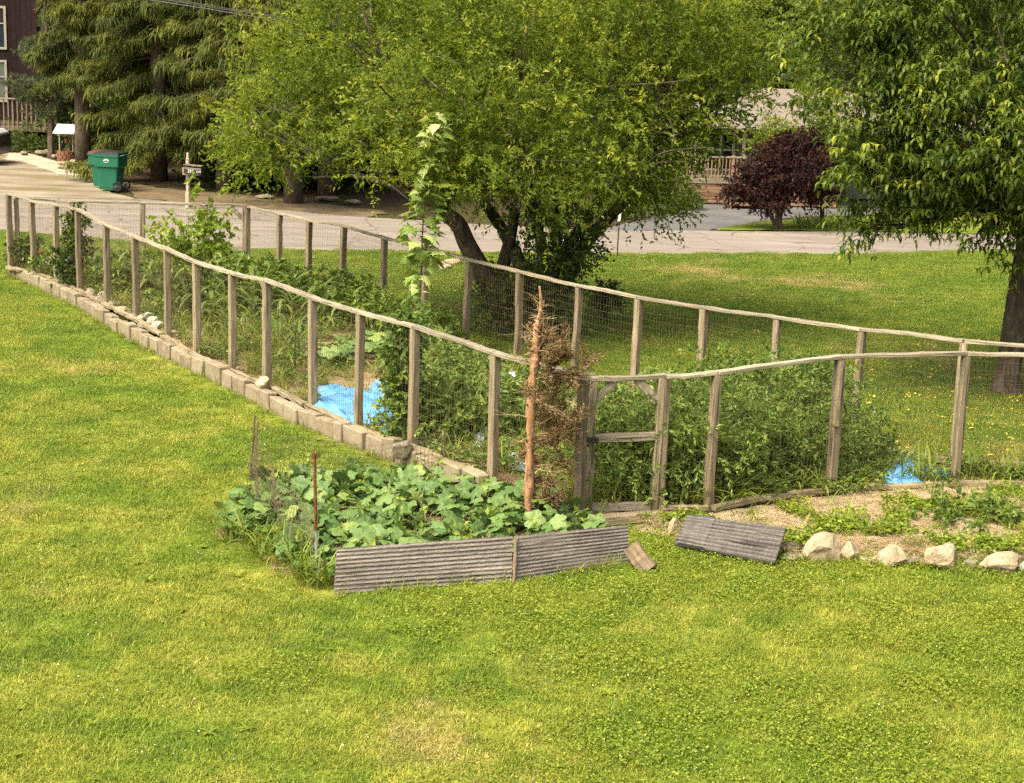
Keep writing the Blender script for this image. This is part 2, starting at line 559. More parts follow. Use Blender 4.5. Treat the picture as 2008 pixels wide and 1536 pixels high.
def world_mesh(name, V, Fs, mat, parent=None, attr=None, smooth=False, origin=None):
    """mesh given in world coordinates; its origin sits at the parent's base (or at 'origin')"""
    V = np.asarray(V, float)
    o = WL[parent.name] if parent is not None and origin is None else (np.array(origin, float) if origin is not None else np.zeros(3))
    return put(name, np_mesh(name, V - o, Fs, attr, smooth), mat, parent, o)


class MB:
    """collects pieces of one part"""
    def __init__(s):
        s.V, s.Q, s.T, s.A, s.n = [], [], [], [], 0

    def add(s, V, Fq=None, Ft=None, A=None):
        V = np.asarray(V, float).reshape(-1, 3)
        s.V.append(V)
        if Fq is not None and len(Fq):
            s.Q.append(np.asarray(Fq) + s.n)
        if Ft is not None and len(Ft):
            s.T.append(np.asarray(Ft) + s.n)
        s.A.append(np.full(len(V), .5) if A is None else np.broadcast_to(A, (len(V),)))
        s.n += len(V)
        return s

    def box(s, c, size, rz=0.0):
        x, y, z = np.array(size) / 2
        V = np.array([[-x, -y, -z], [x, -y, -z], [x, y, -z], [-x, y, -z], [-x, -y, z], [x, -y, z], [x, y, z], [-x, y, z]])
        cs, sn = math.cos(rz), math.sin(rz)
        V = V @ np.array([[cs, sn, 0], [-sn, cs, 0], [0, 0, 1]]) + np.array(c)
        return s.add(V, [[0, 3, 2, 1], [4, 5, 6, 7], [0, 1, 5, 4], [1, 2, 6, 5], [2, 3, 7, 6], [3, 0, 4, 7]])

    def tube(s, P, R, sides=6, A=None):
        V, Q, T = tube(P, R, sides)
        return s.add(V, Q, T, A)

    def parts(s):
        Fs = []
        if s.Q:
            Fs.append(np.concatenate(s.Q))
        if s.T:
            Fs.append(np.concatenate(s.T))
        return np.concatenate(s.V), Fs, np.concatenate(s.A)

    def build(s, name, mat, parent=None, smooth=False, origin=None):
        V, Fs, A = s.parts()
        return world_mesh(name, V, Fs, mat, parent, A, smooth, origin)


def tube(P, R, sides=6):
    P = np.asarray(P, float)
    n = len(P)
    R = np.broadcast_to(np.asarray(R, float), (n,))
    T = np.gradient(P, axis=0)
    T /= np.linalg.norm(T, axis=1)[:, None] + 1e-9
    ref = np.array([0.0, 0, 1]) if abs(T[:, 2]).mean() < .8 else np.array([1.0, 0, 0])
    A = np.cross(T, ref)
    A /= np.linalg.norm(A, axis=1)[:, None] + 1e-9
    B = np.cross(T, A)
    ang = np.arange(sides) * 2 * math.pi / sides
    V = P[:, None, :] + R[:, None, None] * (A[:, None, :] * np.cos(ang)[None, :, None] + B[:, None, :] * np.sin(ang)[None, :, None])
    V = V.reshape(-1, 3)
    i = np.arange(n - 1)[:, None] * sides
    j = np.arange(sides)[None, :]
    k = (j + 1) % sides
    Q = np.stack([i + j, i + k, i + sides + k, i + sides + j], -1).reshape(-1, 4)
    V = np.concatenate([V, P[:1], P[-1:]])
    jj = np.arange(sides)
    kk_ = (jj + 1) % sides
    T1 = np.stack([np.full(sides, n * sides), kk_, jj], -1)
    b = (n - 1) * sides
    T2 = np.stack([np.full(sides, n * sides + 1), b + jj, b + kk_], -1)
    return V, Q, np.concatenate([T1, T2])


def bez(p0, p1, p2, p3, n):
    t = np.linspace(0, 1, n)[:, None]
    return (1 - t) ** 3 * np.array(p0) + 3 * (1 - t) ** 2 * t * np.array(p1) + 3 * (1 - t) * t ** 2 * np.array(p2) + t ** 3 * np.array(p3)


def polyline(pts, n):
    pts = np.asarray(pts, float)
    s = np.concatenate([[0], np.cumsum(np.linalg.norm(np.diff(pts, axis=0), axis=1))])
    t = np.linspace(0, s[-1], n)
    return np.stack([np.interp(t, s, pts[:, k]) for k in range(pts.shape[1])], 1)


def smooth_line(pts, n):
    """Catmull-Rom through points"""
    pts = np.asarray(pts, float)
    P = np.concatenate([[2 * pts[0] - pts[1]], pts, [2 * pts[-1] - pts[-2]]])
    out = []
    m_ = max(2, n // (len(pts) - 1))
    for i in range(1, len(P) - 2):
        t = np.linspace(0, 1, m_, endpoint=False)[:, None]
        a, b, c, d = P[i - 1], P[i], P[i + 1], P[i + 2]
        out.append(.5 * ((2 * b) + (-a + c) * t + (2 * a - 5 * b + 4 * c - d) * t ** 2 + (-a + 3 * b - 3 * c + d) * t ** 3))
    out.append(pts[-1:])
    return np.concatenate(out)


def norm(v):
    return v / (np.linalg.norm(v, axis=-1, keepdims=True) + 1e-9)


def ribbons(P, az, el, L, Wd, bend, nseg=3, rnd=None, prof=None, curl=0.0):
    """N curved blades: start at P heading az, elevation el, elevation falling by 'bend' along the length"""
    N = len(P)
    az, el, L, Wd, bend = [np.broadcast_to(np.asarray(a, float), (N,)) for a in (az, el, L, Wd, bend)]
    t = np.linspace(0, 1, nseg + 1)
    if prof is None:
        prof = np.clip(1.15 * np.sin(np.pi * (t * .86 + .14)) ** .8, .06, 1)
        prof[-1] = .04
    pts = [P]
    for k in range(nseg):
        e = el - bend * (k + .5) / nseg
        a = az + curl * k / nseg
        d = np.stack([np.cos(e) * np.cos(a), np.cos(e) * np.sin(a), np.sin(e)], 1)
        pts.append(pts[-1] + d * (L / nseg)[:, None])
    side = np.stack([-np.sin(az), np.cos(az), np.zeros(N)], 1)
    V = np.empty((N, nseg + 1, 2, 3))
    for k in range(nseg + 1):
        V[:, k, 0] = pts[k] - side * (Wd * prof[k] / 2)[:, None]
        V[:, k, 1] = pts[k] + side * (Wd * prof[k] / 2)[:, None]
    V = V.reshape(-1, 3)
    b = (np.arange(N) * (nseg + 1) * 2)[:, None]
    k = np.arange(nseg)[None, :] * 2
    Q = np.stack([b + k, b + k + 1, b + k + 3, b + k + 2], -1).reshape(-1, 4)
    A = np.repeat(rng.random(N) if rnd is None else rnd, (nseg + 1) * 2)
    return V, Q, A


def leaf_quads(P, D, L, Wd, rnd=None, flat=.5):
    """N folded rhombic leaves from P along D"""
    N = len(P)
    D = norm(D)
    r = rng.normal(size=(N, 3))
    r[:, 2] *= flat
    s = norm(np.cross(D, r))
    nn_ = np.cross(s, D)
    nn_ *= np.sign(nn_[:, 2:3] + 1e-6)
    L = np.broadcast_to(L, (N,))[:, None]
    Wd = np.broadcast_to(Wd, (N,))[:, None]
    mid = P + D * L * .45
    V = np.stack([P, mid - s * Wd / 2 + nn_ * Wd * .18, P + D * L - nn_ * L * .12, mid + s * Wd / 2 + nn_ * Wd * .18], 1).reshape(-1, 3)
    Q = np.arange(N * 4).reshape(-1, 4)
    A = np.repeat(rng.random(N) if rnd is None else rnd, 4)
    return V, Q, A


def sphere_pts(n):
    v = rng.normal(size=(n, 3))
    return norm(v)


def blob_twigs(blobs, ntw, sub=12, sig=.26, zmin=None):
    """twig starts and directions clumped near the skins of ellipsoids; blobs: (centre, radii)"""
    vol = np.array([np.prod(r) ** (2 / 3) for c, r in blobs])
    cnt = (vol / vol.sum() * ntw).astype(int)
    PP, DD, CC = [], [], []
    for (c, r), k in zip(blobs, cnt):
        c, r = np.array(c), np.array(r)
        sc = sphere_pts(sub) * (rng.random((sub, 1)) ** .4 * .95)
        cid = rng.integers(0, sub, k)
        q = sc[cid] + rng.normal(size=(k, 3)) * sig
        P = c + q * r
        D = norm(norm(q) * .8 + rng.normal(size=(k, 3)) * .5 + np.array([0, 0, .25]))
        PP.append(P)
        DD.append(D)
        CC.append(cid + len(CC) * 1000)
    P, D = np.concatenate(PP), np.concatenate(DD)
    if zmin is not None:
        P[:, 2] = np.maximum(P[:, 2], zmin + rng.random(len(P)) * .2)
    return P, D, np.concatenate(CC)


def sprig_leaves(P, D, tl, n, L, Wd, droop=.15):
    """n leaves along each twig of length tl"""
    K = len(P)
    t = (np.arange(n) + .5) / n
    base = np.clip(rng.normal(size=K) * .2 + .38 + .22 * np.sin(P[:, 0] * 1.9 + P[:, 2] * 2.7) * np.sin(P[:, 1] * 2.3 + 1.0), .02, .85)
    pos = P[:, None, :] + D[:, None, :] * (t * tl)[None, :, None] + np.array([0, 0, -droop])[None, None, :] * (t ** 2 * tl)[None, :, None]
    dirs = D[:, None, :] * .55 + rng.normal(size=(K, n, 3)) * .6
    dirs[:, :, 2] -= .1
    rnd = np.clip(base[:, None] + t[None, :] * .18 + rng.normal(size=(K, n)) * .12, 0, 1)
    yl = rng.random((K, n)) < .004
    rnd = np.where(yl, 1.0, np.minimum(rnd, .95))
    sz = (.7 + .6 * rng.random((K, n))).ravel()
    return leaf_quads(pos.reshape(-1, 3), dirs.reshape(-1, 3), L * sz, Wd * sz, rnd.ravel())


def beam(name, p0, p1, w_, h_, mat, parent, ref=None, seg=7, wob=.004, twist=0.0):
    """a sawn timber from p0 to p1: local X runs along the grain; chamfered, a little warped"""
    p0, p1 = np.array(p0, float), np.array(p1, float)
    X = p1 - p0
    L = np.linalg.norm(X)
    X /= L
    if ref is None:
        ref = np.array([0, 0, 1.0]) if abs(X[2]) < .8 else np.array([.35, 1, 0])
    Yv = np.cross(ref, X)
    Yv /= np.linalg.norm(Yv)
    Z = np.cross(X, Yv)
    c = min(w_, h_) * .12
    prof = np.array([[-w_ / 2 + c, -h_ / 2], [w_ / 2 - c, -h_ / 2], [w_ / 2, -h_ / 2 + c], [w_ / 2, h_ / 2 - c], [w_ / 2 - c, h_ / 2], [-w_ / 2 + c, h_ / 2], [-w_ / 2, h_ / 2 - c], [-w_ / 2, -h_ / 2 + c]])
    n = seg + 1
    t = np.linspace(0, 1, n)
    off = np.cumsum(rng.normal(size=(n, 2)) * wob, 0)
    off -= off[0] + (off[-1] - off[0]) * t[:, None]
    pv = prof[None] + off[:, None, :] + rng.normal(size=(n, 8, 2)) * wob * .4
    V = np.concatenate([np.repeat(t * L, 8)[:, None], pv.reshape(-1, 2)], 1)
    i = np.arange(seg)[:, None] * 8
    j = np.arange(8)[None]
    Q = np.stack([i + j, i + (j + 1) % 8, i + 8 + (j + 1) % 8, i + 8 + j], -1).reshape(-1, 4)
    me = np_mesh(name, V, [Q])
    me2 = me
    # end caps
    V2 = V
    caps = np.array([[7, 6, 5, 4, 3, 2, 1, 0], list(range(seg * 8, seg * 8 + 8))])
    bpy.data.meshes.remove(me)
    me2 = np_mesh(name, V2, [Q, caps])
    o = put(name, me2, mat, parent, p0)
    R = Matrix(((X[0], Yv[0], Z[0]), (X[1], Yv[1], Z[1]), (X[2], Yv[2], Z[2])))
    o.rotation_euler = R.to_euler()
    return o


ICO = None


def ico(sub=2):
    import bmesh
    bm = bmesh.new()
    bmesh.ops.create_icosphere(bm, subdivisions=sub, radius=1)
    V = np.array([v.co[:] for v in bm.verts])
    Ft = np.array([[v.index for v in f.verts] for f in bm.faces])
    bm.free()
    return V, Ft


ICOS = {k: ico(k) for k in (1, 2, 3)}


def rock_shape(seed, size, sub=3, cuts=16):
    r = np.random.default_rng(seed)
    V, Ft = ICOS[sub]
    V = V.copy()
    for _ in range(cuts):
        n = r.normal(size=3)
        n /= np.linalg.norm(n)
        o = .56 + .3 * r.random()
        d = V @ n - o
        V -= np.maximum(d, 0)[:, None] * n
    V += np.sin(V[:, [1, 2, 0]] * 7 + r.random(3) * 6) * .035 + np.sin(V[:, [2, 0, 1]] * 15 + r.random(3) * 6) * .015 + r.normal(size=V.shape) * .014
    V /= np.abs(V).max(0)
    return V * np.array(size) / 2, Ft


def rock(loc, size, seed, mat, label, rz=0.0, name='rock', group=None, sink=.2, cat='rock', parent=None, sub=3):
    V, Ft = rock_shape(seed, size, sub)
    me = np_mesh(name, V, [Ft])
    o = put(name, me, mat, parent, (loc[0], loc[1], loc[2] + size[2] * (.5 - sink)), (0, 0, rz))
    if parent is None:
        tag(o, label, cat, group)
    return o


def scatter(name, pts, protos, label=None, cat=None, kind='stuff', sc=None, tilt=.0, mat=None):
    """one 'stuff' object: tufts set out on points by geometry nodes"""
    pts = np.asarray(pts, float)
    n = len(pts)
    me = bpy.data.meshes.new(name)
    me.vertices.add(n)
    me.vertices.foreach_set('co', np.ascontiguousarray(pts, np.float32).ravel())
    sc = np.ones(n) if sc is None else sc
    rot = np.zeros((n, 3))
    rot[:, 2] = rng.random(n) * 6.283
    rot[:, :2] = rng.normal(size=(n, 2)) * tilt
    for nm, typ, v, key in (('sc', 'FLOAT', sc, 'value'), ('idx', 'INT', rng.integers(0, len(protos), n), 'value'), ('rot', 'FLOAT_VECTOR', rot, 'vector')):
        a = me.attributes.new(nm, typ, 'POINT')
        a.data.foreach_set(key, np.ascontiguousarray(v, np.int32 if typ == 'INT' else np.float32).ravel())
    o = put(name, me)
    tag(o, label, cat, None, kind)
    c = bpy.data.collections.new(name + '_tufts')
    for k, pm in enumerate(protos):
        c.objects.link(bpy.data.objects.new('%s_tuft_%d' % (name, k), pm))
    g = bpy.data.node_groups.new(name + '_set_out', 'GeometryNodeTree')
    g.interface.new_socket('Geometry', in_out='INPUT', socket_type='NodeSocketGeometry')
    g.interface.new_socket('Geometry', in_out='OUTPUT', socket_type='NodeSocketGeometry')
    gi, go = g.nodes.new('NodeGroupInput'), g.nodes.new('NodeGroupOutput')
    ci = g.nodes.new('GeometryNodeCollectionInfo')
    ci.inputs[0].default_value = c
    ci.inputs['Separate Children'].default_value = True
    ci.inputs['Reset Children'].default_value = True
    ip = g.nodes.new('GeometryNodeInstanceOnPoints')
    ip.inputs['Pick Instance'].default_value = True

    def na(nm, typ):
        q = g.nodes.new('GeometryNodeInputNamedAttribute')
        q.data_type = typ
        q.inputs[0].default_value = nm
        return [x for x in q.outputs if x.enabled][0]
    g.links.new(gi.outputs[0], ip.inputs['Points'])
    g.links.new(ci.outputs[0], ip.inputs['Instance'])
    g.links.new(na('idx', 'INT'), ip.inputs['Instance Index'])
    e2r = g.nodes.new('FunctionNodeEulerToRotation')
    g.links.new(na('rot', 'FLOAT_VECTOR'), e2r.inputs[0])
    g.links.new(e2r.outputs[0], ip.inputs['Rotation'])
    g.links.new(na('sc', 'FLOAT'), ip.inputs['Scale'])
    g.links.new(ip.outputs[0], go.inputs[0])
    md = o.modifiers.new('set_out', 'NODES')
    md.node_group = g
    return o


def proto_mesh(name, mb_or_tuple, mat):
    if isinstance(mb_or_tuple, MB):
        V, Fs, A = mb_or_tuple.parts()
    else:
        V, Q, A = mb_or_tuple
        Fs = [Q]
    me = np_mesh(name, V, Fs, A)
    me.materials.append(MT[mat])
    return me


# ------------------------------------------------------------------ the plan of the place, measured off the photograph
LT = [((30, 380), (22, 527)), ((76, 394), (68, 537)), ((121, 402), (112, 553)), ((168, 410), (157, 572)), ((220, 440), (211, 598)),
      ((277, 463), (267, 625)), ((333, 486), (330, 662)), ((397, 513), (387, 698)), ((464, 535), (455, 728)), ((537, 549), (524, 757)),
      ((622, 582), (613, 800)), ((712, 612), (702, 842)), ((817, 640), (808, 880)), ((975, 692), (965, 938)), ((1150, 737), (1135, 998))]
FT = [((1415, 730), (1388, 1000)), ((1660, 697), (1628, 962)), ((1897, 692), (1872, 950))]
BT = [(485, 405), (547, 419), (607, 431), (672, 442), (752, 465), (835, 486), (918, 509), (1020, 532), (1133, 559), (1252, 582), (1383, 602), (1527, 622), (1690, 645), (1893, 668)]
GZ = .15                                                             # garden soil above the lawn


def height_for(B, py):
    lo, hi = 0.0, 14.0
    for _ in range(40):
        mm = (lo + hi) / 2
        if proj(B + np.array([0, 0, mm]))[1] > py:
            lo = mm
        else:
            hi = mm
    return lo


Lp = [(G(*b, z=GZ), height_for(G(*b, z=GZ), t[1])) for t, b in LT]
Fp = [(G(*b, z=.08), height_for(G(*b, z=.08), t[1])) for t, b in FT]
Bp = []
for k, t in enumerate(BT):
    zt = 1.36 if k < 11 else 1.36 + .05 * (k - 10)
    P = G(*t, z=zt)
    Bp.append((np.array([P[0], P[1], .06]), zt - .06))
END = np.array([7.35, Fp[-1][0][1] + .55, .08])
Lpts = np.array([p for p, h in Lp])
Bpts = np.array([p for p, h in Bp])
garden_poly = [p[:2] for p in Lpts] + [Fp[0][0][:2], Fp[1][0][:2], Fp[2][0][:2], END[:2]] + [p[:2] for p in Bpts[::-1]]

near_px = [(0, 450), (300, 478), (500, 489), (880, 493), (1200, 498), (1700, 497), (1990, 489)]
far_px = [(0, 376), (265, 388), (480, 405), (720, 425), (1150, 450), (1700, 453), (1990, 460)]
NE = np.array([G(*p) for p in near_px])
FE = np.array([G(*p) for p in far_px])


def edge_y(E, x):
    x = np.asarray(x, float)
    y = np.interp(x, E[:, 0], E[:, 1])
    s0 = (E[1, 1] - E[0, 1]) / (E[1, 0] - E[0, 0])
    s1 = (E[-1, 1] - E[-2, 1]) / (E[-1, 0] - E[-2, 0])
    y = np.where(x < E[0, 0], E[0, 1] + (x - E[0, 0]) * min(s0, .1), y)
    return np.where(x > E[-1, 0], E[-1, 1] + (x - E[-1, 0]) * s1, y)


def road_near(x):
    return edge_y(NE, x)


def road_far(x):
    return np.maximum(edge_y(FE, x), road_near(x) + 3.0)


squash_px = [(425, 1050), (445, 1005), (520, 965), (640, 952), (790, 955), (905, 965), (1010, 990), (1120, 1012), (1165, 1040), (1215, 1085), (1000, 1120), (820, 1134), (668, 1146), (640, 1140), (560, 1125), (520, 1085), (450, 1060)]
squash_poly = [G(*p)[:2] for p in squash_px]
bed_px = [(1240, 1035), (1330, 1010), (1500, 985), (1640, 965), (1830, 950), (2100, 945), (2250, 960), (2250, 1120), (2000, 1105), (1800, 1098), (1560, 1085), (1330, 1060)]
bed_poly = [G(*p)[:2] for p in bed_px]


# ------------------------------------------------------------------ the setting
def sheet(name, fn_lo, fn_hi, x0, x1, nx, ny, z, mat, bump=0.0):
    xs = np.linspace(x0, x1, nx)
    V = []
    for x in xs:
        ys = np.linspace(float(fn_lo(x)), float(fn_hi(x)), ny)
        V.append(np.stack([np.full(ny, x), ys, np.full(ny, z) + (rng.normal(size=ny) * bump if bump else 0)], 1))
    V = np.concatenate(V)
    i = np.arange(nx - 1)[:, None] * ny
    j = np.arange(ny - 1)[None]
    Q = np.stack([i + j, i + ny + j, i + ny + j + 1, i + j + 1], -1).reshape(-1, 4)
    o = world_mesh(name, V, [Q], mat, smooth=True)
    o['kind'] = 'structure'
    return o


def flat_poly(name, pts, z, mat, wob=0.0):
    pts = np.asarray(pts, float)
    P = polyline(np.concatenate([pts, pts[:1]]), 80)[:-1]
    P = P + rng.normal(size=P.shape) * wob
    V = np.concatenate([P[:, :2], np.full((len(P), 1), z)], 1)
    o = world_mesh(name, V, [np.arange(len(V))[None, :]], mat)
    o['kind'] = 'structure'
    return o


# ground under everything, rising to a wooded hill behind
gx = np.concatenate([np.linspace(-900, -60, 8), np.linspace(-50, 50, 51), np.linspace(60, 900, 8)])
gy = np.concatenate([np.linspace(-60, 40, 11), np.linspace(45, 120, 40), np.linspace(140, 1500, 12)])
XX, YY = np.meshgrid(gx, gy, indexing='ij')
ZZ = -.05 + np.clip((YY - 62) / 60, 0, 1) ** 1.4 * 16 + np.clip((YY - 120) / 300, 0, 1) * 40
V = np.stack([XX, YY, ZZ], -1).reshape(-1, 3)
ny_ = len(gy)
i = np.arange(len(gx) - 1)[:, None] * ny_
j = np.arange(ny_ - 1)[None]
Q = np.stack([i + j, i + ny_ + j, i + ny_ + j + 1, i + j + 1], -1).reshape(-1, 4)
world_mesh('ground', V, [Q], 'ground', smooth=True)['kind'] = 'structure'
sheet('lawn', lambda x: -8.0, lambda x: road_near(x) + .03 * math.sin(x * 2.3) + rng.normal() * .008, -34, 40, 150, 30, 0.0, 'lawn')
sheet('road', lambda x: road_near(x) - .4, lambda x: road_far(x) + .05 * math.sin(x * 1.7) + rng.normal() * .01, -34, 48, 120, 6, -.02, 'road')
flat_poly('driveway', [G(*p)[:2] for p in [(-260, 300), (-80, 285), (60, 300), (120, 318), (160, 345), (215, 376), (275, 391), (130, 388), (0, 384), (-300, 372)]], -.012, 'gravel', .05)
flat_poly('driveway', [G(*p)[:2] for p in [(1180, 449), (1310, 415), (1345, 397), (1500, 390), (1700, 393), (1830, 400), (1700, 420), (1560, 424), (1480, 434), (1390, 450)]], -.030, 'asphalt', .05)
flat_poly('path', [G(*p)[:2] for p in [(20, 299), (62, 301), (120, 320), (160, 344), (120, 342), (60, 322), (10, 312)]], -.006, 'concrete', .03)
flat_poly('dirt_verge', [G(*p)[:2] for p in [(150, 335), (200, 350), (280, 388), (480, 404), (720, 424), (760, 412), (560, 388), (420, 376), (300, 366)]], -.026, 'dirt', .08)
flat_poly('grass_verge', [G(*p)[:2] for p in [(1395, 450), (1480, 436), (1560, 427), (1700, 424), (1980, 428), (1980, 459), (1700, 452)]], -.008, 'lawn', .04)

# garden soil between the fences, and the small bed by the stones
nu, nv = 90, 40
Lr = polyline(Lpts[:, :2], nu)
Br = polyline(np.concatenate([Bpts[:, :2], END[None, :2]]), nu)
Lr = np.concatenate([Lr[:-1], Lr[-1:]])
V = []
for q_, (a, b) in enumerate(zip(Lr, Br)):
    t = np.linspace(0, 1, nv)[:, None]
    gz_ = GZ - .10 * np.clip((q_ / (nu - 1) - .86) / .14, 0, 1)
    xy = a * (1 - t) + b * t
    z = gz_ * (1 - t[:, 0]) + .05 * t[:, 0] + .02 * np.sin(xy[:, 0] * 5.1) * np.sin(xy[:, 1] * 4.3) + rng.normal(size=nv) * .008
    V.append(np.concatenate([xy, z[:, None]], 1))
V = np.concatenate(V)
i = np.arange(nu - 1)[:, None] * nv
j = np.arange(nv - 1)[None]
Q = np.stack([i + j, i + j + 1, i + nv + j + 1, i + nv + j], -1).reshape(-1, 4)
world_mesh('garden_soil', V, [Q], 'soil', smooth=True)['kind'] = 'structure'


def mound(name, poly, z0, z1, mat, step=.12):
    poly = np.asarray(poly)
    x0, y0 = poly.min(0)
    x1, y1 = poly.max(0)
    gx, gy = np.arange(x0, x1, step), np.arange(y0, y1, step)
    X, Y = np.meshgrid(gx, gy, indexing='ij')
    P = np.stack([X.ravel(), Y.ravel()], 1)
    ins = inpoly(P, poly)
    d = np.where(ins, edgedist(P, poly), -edgedist(P, poly))
    z = z0 + (z1 - z0) * np.clip(d / .35, -.6, 1) + rng.normal(size=len(P)) * .008
    n = len(gy)
    i = np.arange(len(gx) - 1)[:, None] * n
    j = np.arange(n - 1)[None]
    Q = np.stack([i + j, i + n + j, i + n + j + 1, i + j + 1], -1).reshape(-1, 4)
    Q = Q[(d[Q] > -.06).any(1)]
    used = np.unique(Q)
    mp_ = np.zeros(len(P), int)
    mp_[used] = np.arange(len(used))
    o = world_mesh(name, np.concatenate([P, z[:, None]], 1)[used], [mp_[Q]], mat, smooth=True)
    o['kind'] = 'structure'


M = NM('pale_bed_soil')
p = M.coord('World')
n1 = M.noise(p, 3.1, 6, .65, .3)
n2 = M.noise(p, 34, 5, .7)
c = M.ramp(n1, [(.3, (.22, .165, .085)), (.5, (.34, .27, .15)), (.7, (.45, .37, .22))])
c = M.mix(M.ramp(n2, [(.48, (0, 0, 0)), (.7, (.7, .7, .7))]), c, (.16, .12, .06))
M.bump(n2, 1.0, .03)
MT['bedsoil'] = M.fin(c, .97, .1)
mound('garden_bed', bed_poly, .004, .09, 'bedsoil')
mound('squash_bed', squash_poly, .004, .07, 'soil')
flat_poly('garden_soil', [Lpts[-1][:2], G(1150, 1010)[:2], G(1293, 1006)[:2]] + [p[:2] for p, h in Fp] + [END[:2], (Lpts[-1][:2] * .5 + END[:2] * .5) + np.array([0, .35])], .045, 'soil')

# ------------------------------------------------------------------ fences
def wires(mb, A, B, zA, zB, hA, hB, dv=.05, dh=.10, r=.0014, sag=.012):
    """welded mesh between two posts: upright and level wires, a little slack"""
    A, B = np.array(A, float), np.array(B, float)
    L = np.linalg.norm((B - A)[:2])
    d = (B - A) / max(L, 1e-6)
    nrm = np.array([-d[1], d[0], 0])
    ph = rng.random(4) * 6
    nvv = max(2, int(L / dv))
    for k in range(1, nvv):
        t = k / nvv
        P = A[:2] * (1 - t) + B[:2] * t
        z0, h = zA * (1 - t) + zB * t, hA * (1 - t) + hB * t
        zs = np.linspace(0, 1, 4)
        o = sag * np.sin(3.1 * t * L + ph[0] + zs * 4) * np.sin(math.pi * t) * 1.2
        pts = np.stack([P[0] + nrm[0] * o + d[0] * .01 * np.sin(zs * 5 + ph[2] + k), P[1] + nrm[1] * o + d[1] * .01 * np.sin(zs * 5 + ph[2] + k), z0 + zs * h], 1)
        mb.tube(pts, r, 3)
    for z in np.arange(.02, max(hA, hB), dh):
        n = max(4, int(L / .2))
        t = np.linspace(0, 1, n)
        P = A[None, :2] * (1 - t[:, None]) + B[None, :2] * t[:, None]
        zz = (zA + min(z, hA)) * (1 - t) + (zB + min(z, hB)) * t - sag * 1.4 * np.sin(math.pi * t) * (1 + .5 * np.sin(z * 40))
        o = sag * np.sin(3.1 * t * L + ph[0] + z / max(hA, .1) * 4) * np.sin(math.pi * t)
        mb.tube(np.stack([P[:, 0] + nrm[0] * o, P[:, 1] + nrm[1] * o, zz], 1), r, 3)


def fence(name, label, posts, base_off=.0, rails=True, rail_lift=.022, bottom=None, wire=True, split=None, psz=.095, out=None):
    base = posts[0][0]
    t = thing(name, label, 'fence', (base[0], base[1], 0))
    tops = []
    for k, (p, h) in enumerate(posts):
        lean = rng.normal(size=2) * .012
        top = p + np.array([lean[0] * h, lean[1] * h, h - .03])
        d = posts[min(k + 1, len(posts) - 1)][0] - posts[max(k - 1, 0)][0]
        s = psz * (.92 + .16 * rng.random())
        beam('post', p - np.array([0, 0, .12]), top, s, s * (.85 + .2 * rng.random()), 'post', t, ref=np.array([d[0], d[1], 0]) + rng.normal(size=3) * np.array([.08, .08, 0]))
        tops.append(top + np.array([0, 0, rail_lift]))
    if rails:
        k = 0
        while k < len(tops) - 1:
            e = min(k + (split[len(t.children) % len(split)] if split else 1), len(tops) - 1)
            # a board bends over the posts it is nailed to
            for q in range(k, e):
                dd = norm(tops[q + 1] - tops[q])
                beam('top_rail', tops[q] - dd * .004, tops[q + 1] + dd * (-.004 if q < e - 1 else -.008), .086 + rng.random() * .010, .036, 'rail', t, seg=9, wob=.0035)
            k = e
    if wire:
        mb = MB()
        for (a, ha), (b, hb) in zip(posts[:-1], posts[1:]):
            wires(mb, a, b, a[2], b[2], ha - .05, hb - .05)
        mb.build('wire_mesh', 'wire', t)
    if bottom:
        for a, b, zz in bottom:
            beam('bottom_board', a, b, .085, .05, 'sill', t, seg=9, wob=.008)
    return t


Lside = Lp[:-1] + [(Lp[-1][0], Lp[-1][1])]
outw = []
for k in range(len(Lp)):
    d = norm((Lpts[min(k + 1, 14)] - Lpts[max(k - 1, 0)]))
    outw.append(np.array([d[1], -d[0], 0]) * (1 if (np.array([d[1], -d[0]]) @ np.array([-1, -1])) > 0 else -1))
bb = []
for k in range(0, 13):
    a = Lpts[k] + outw[k] * .09
    b = Lpts[k + 1] + outw[k + 1] * .09
    a[2] = b[2] = GZ + .045
    dd = norm(b - a)
    bb.append((a + dd * .02 + np.array([0, 0, rng.normal() * .008]), b - dd * .02, 0))
fence('garden_fence', 'long weathered wood and wire fence standing along the concrete block wall', Lside, bottom=bb)
# front run, right of the gate
gate_r = (G(1293, 1003, .06), height_for(G(1293, 1003, .06), 737))
fr = [gate_r] + Fp + [(END, 1.36)]
bb = []
for k in range(len(fr) - 1):
    a, b = fr[k][0].copy(), fr[k + 1][0].copy()
    o_ = norm(np.array([b[1] - a[1], a[0] - b[0], 0])) * .08
    a, b = a + o_, b + o_
    a[2], b[2] = .12, .125
    bb.append((a, b - norm(b - a) * .02, 0))
ff = fence('garden_fence', 'short wood and wire fence run right of the gate, behind the stone-edged bed', fr, bottom=bb)
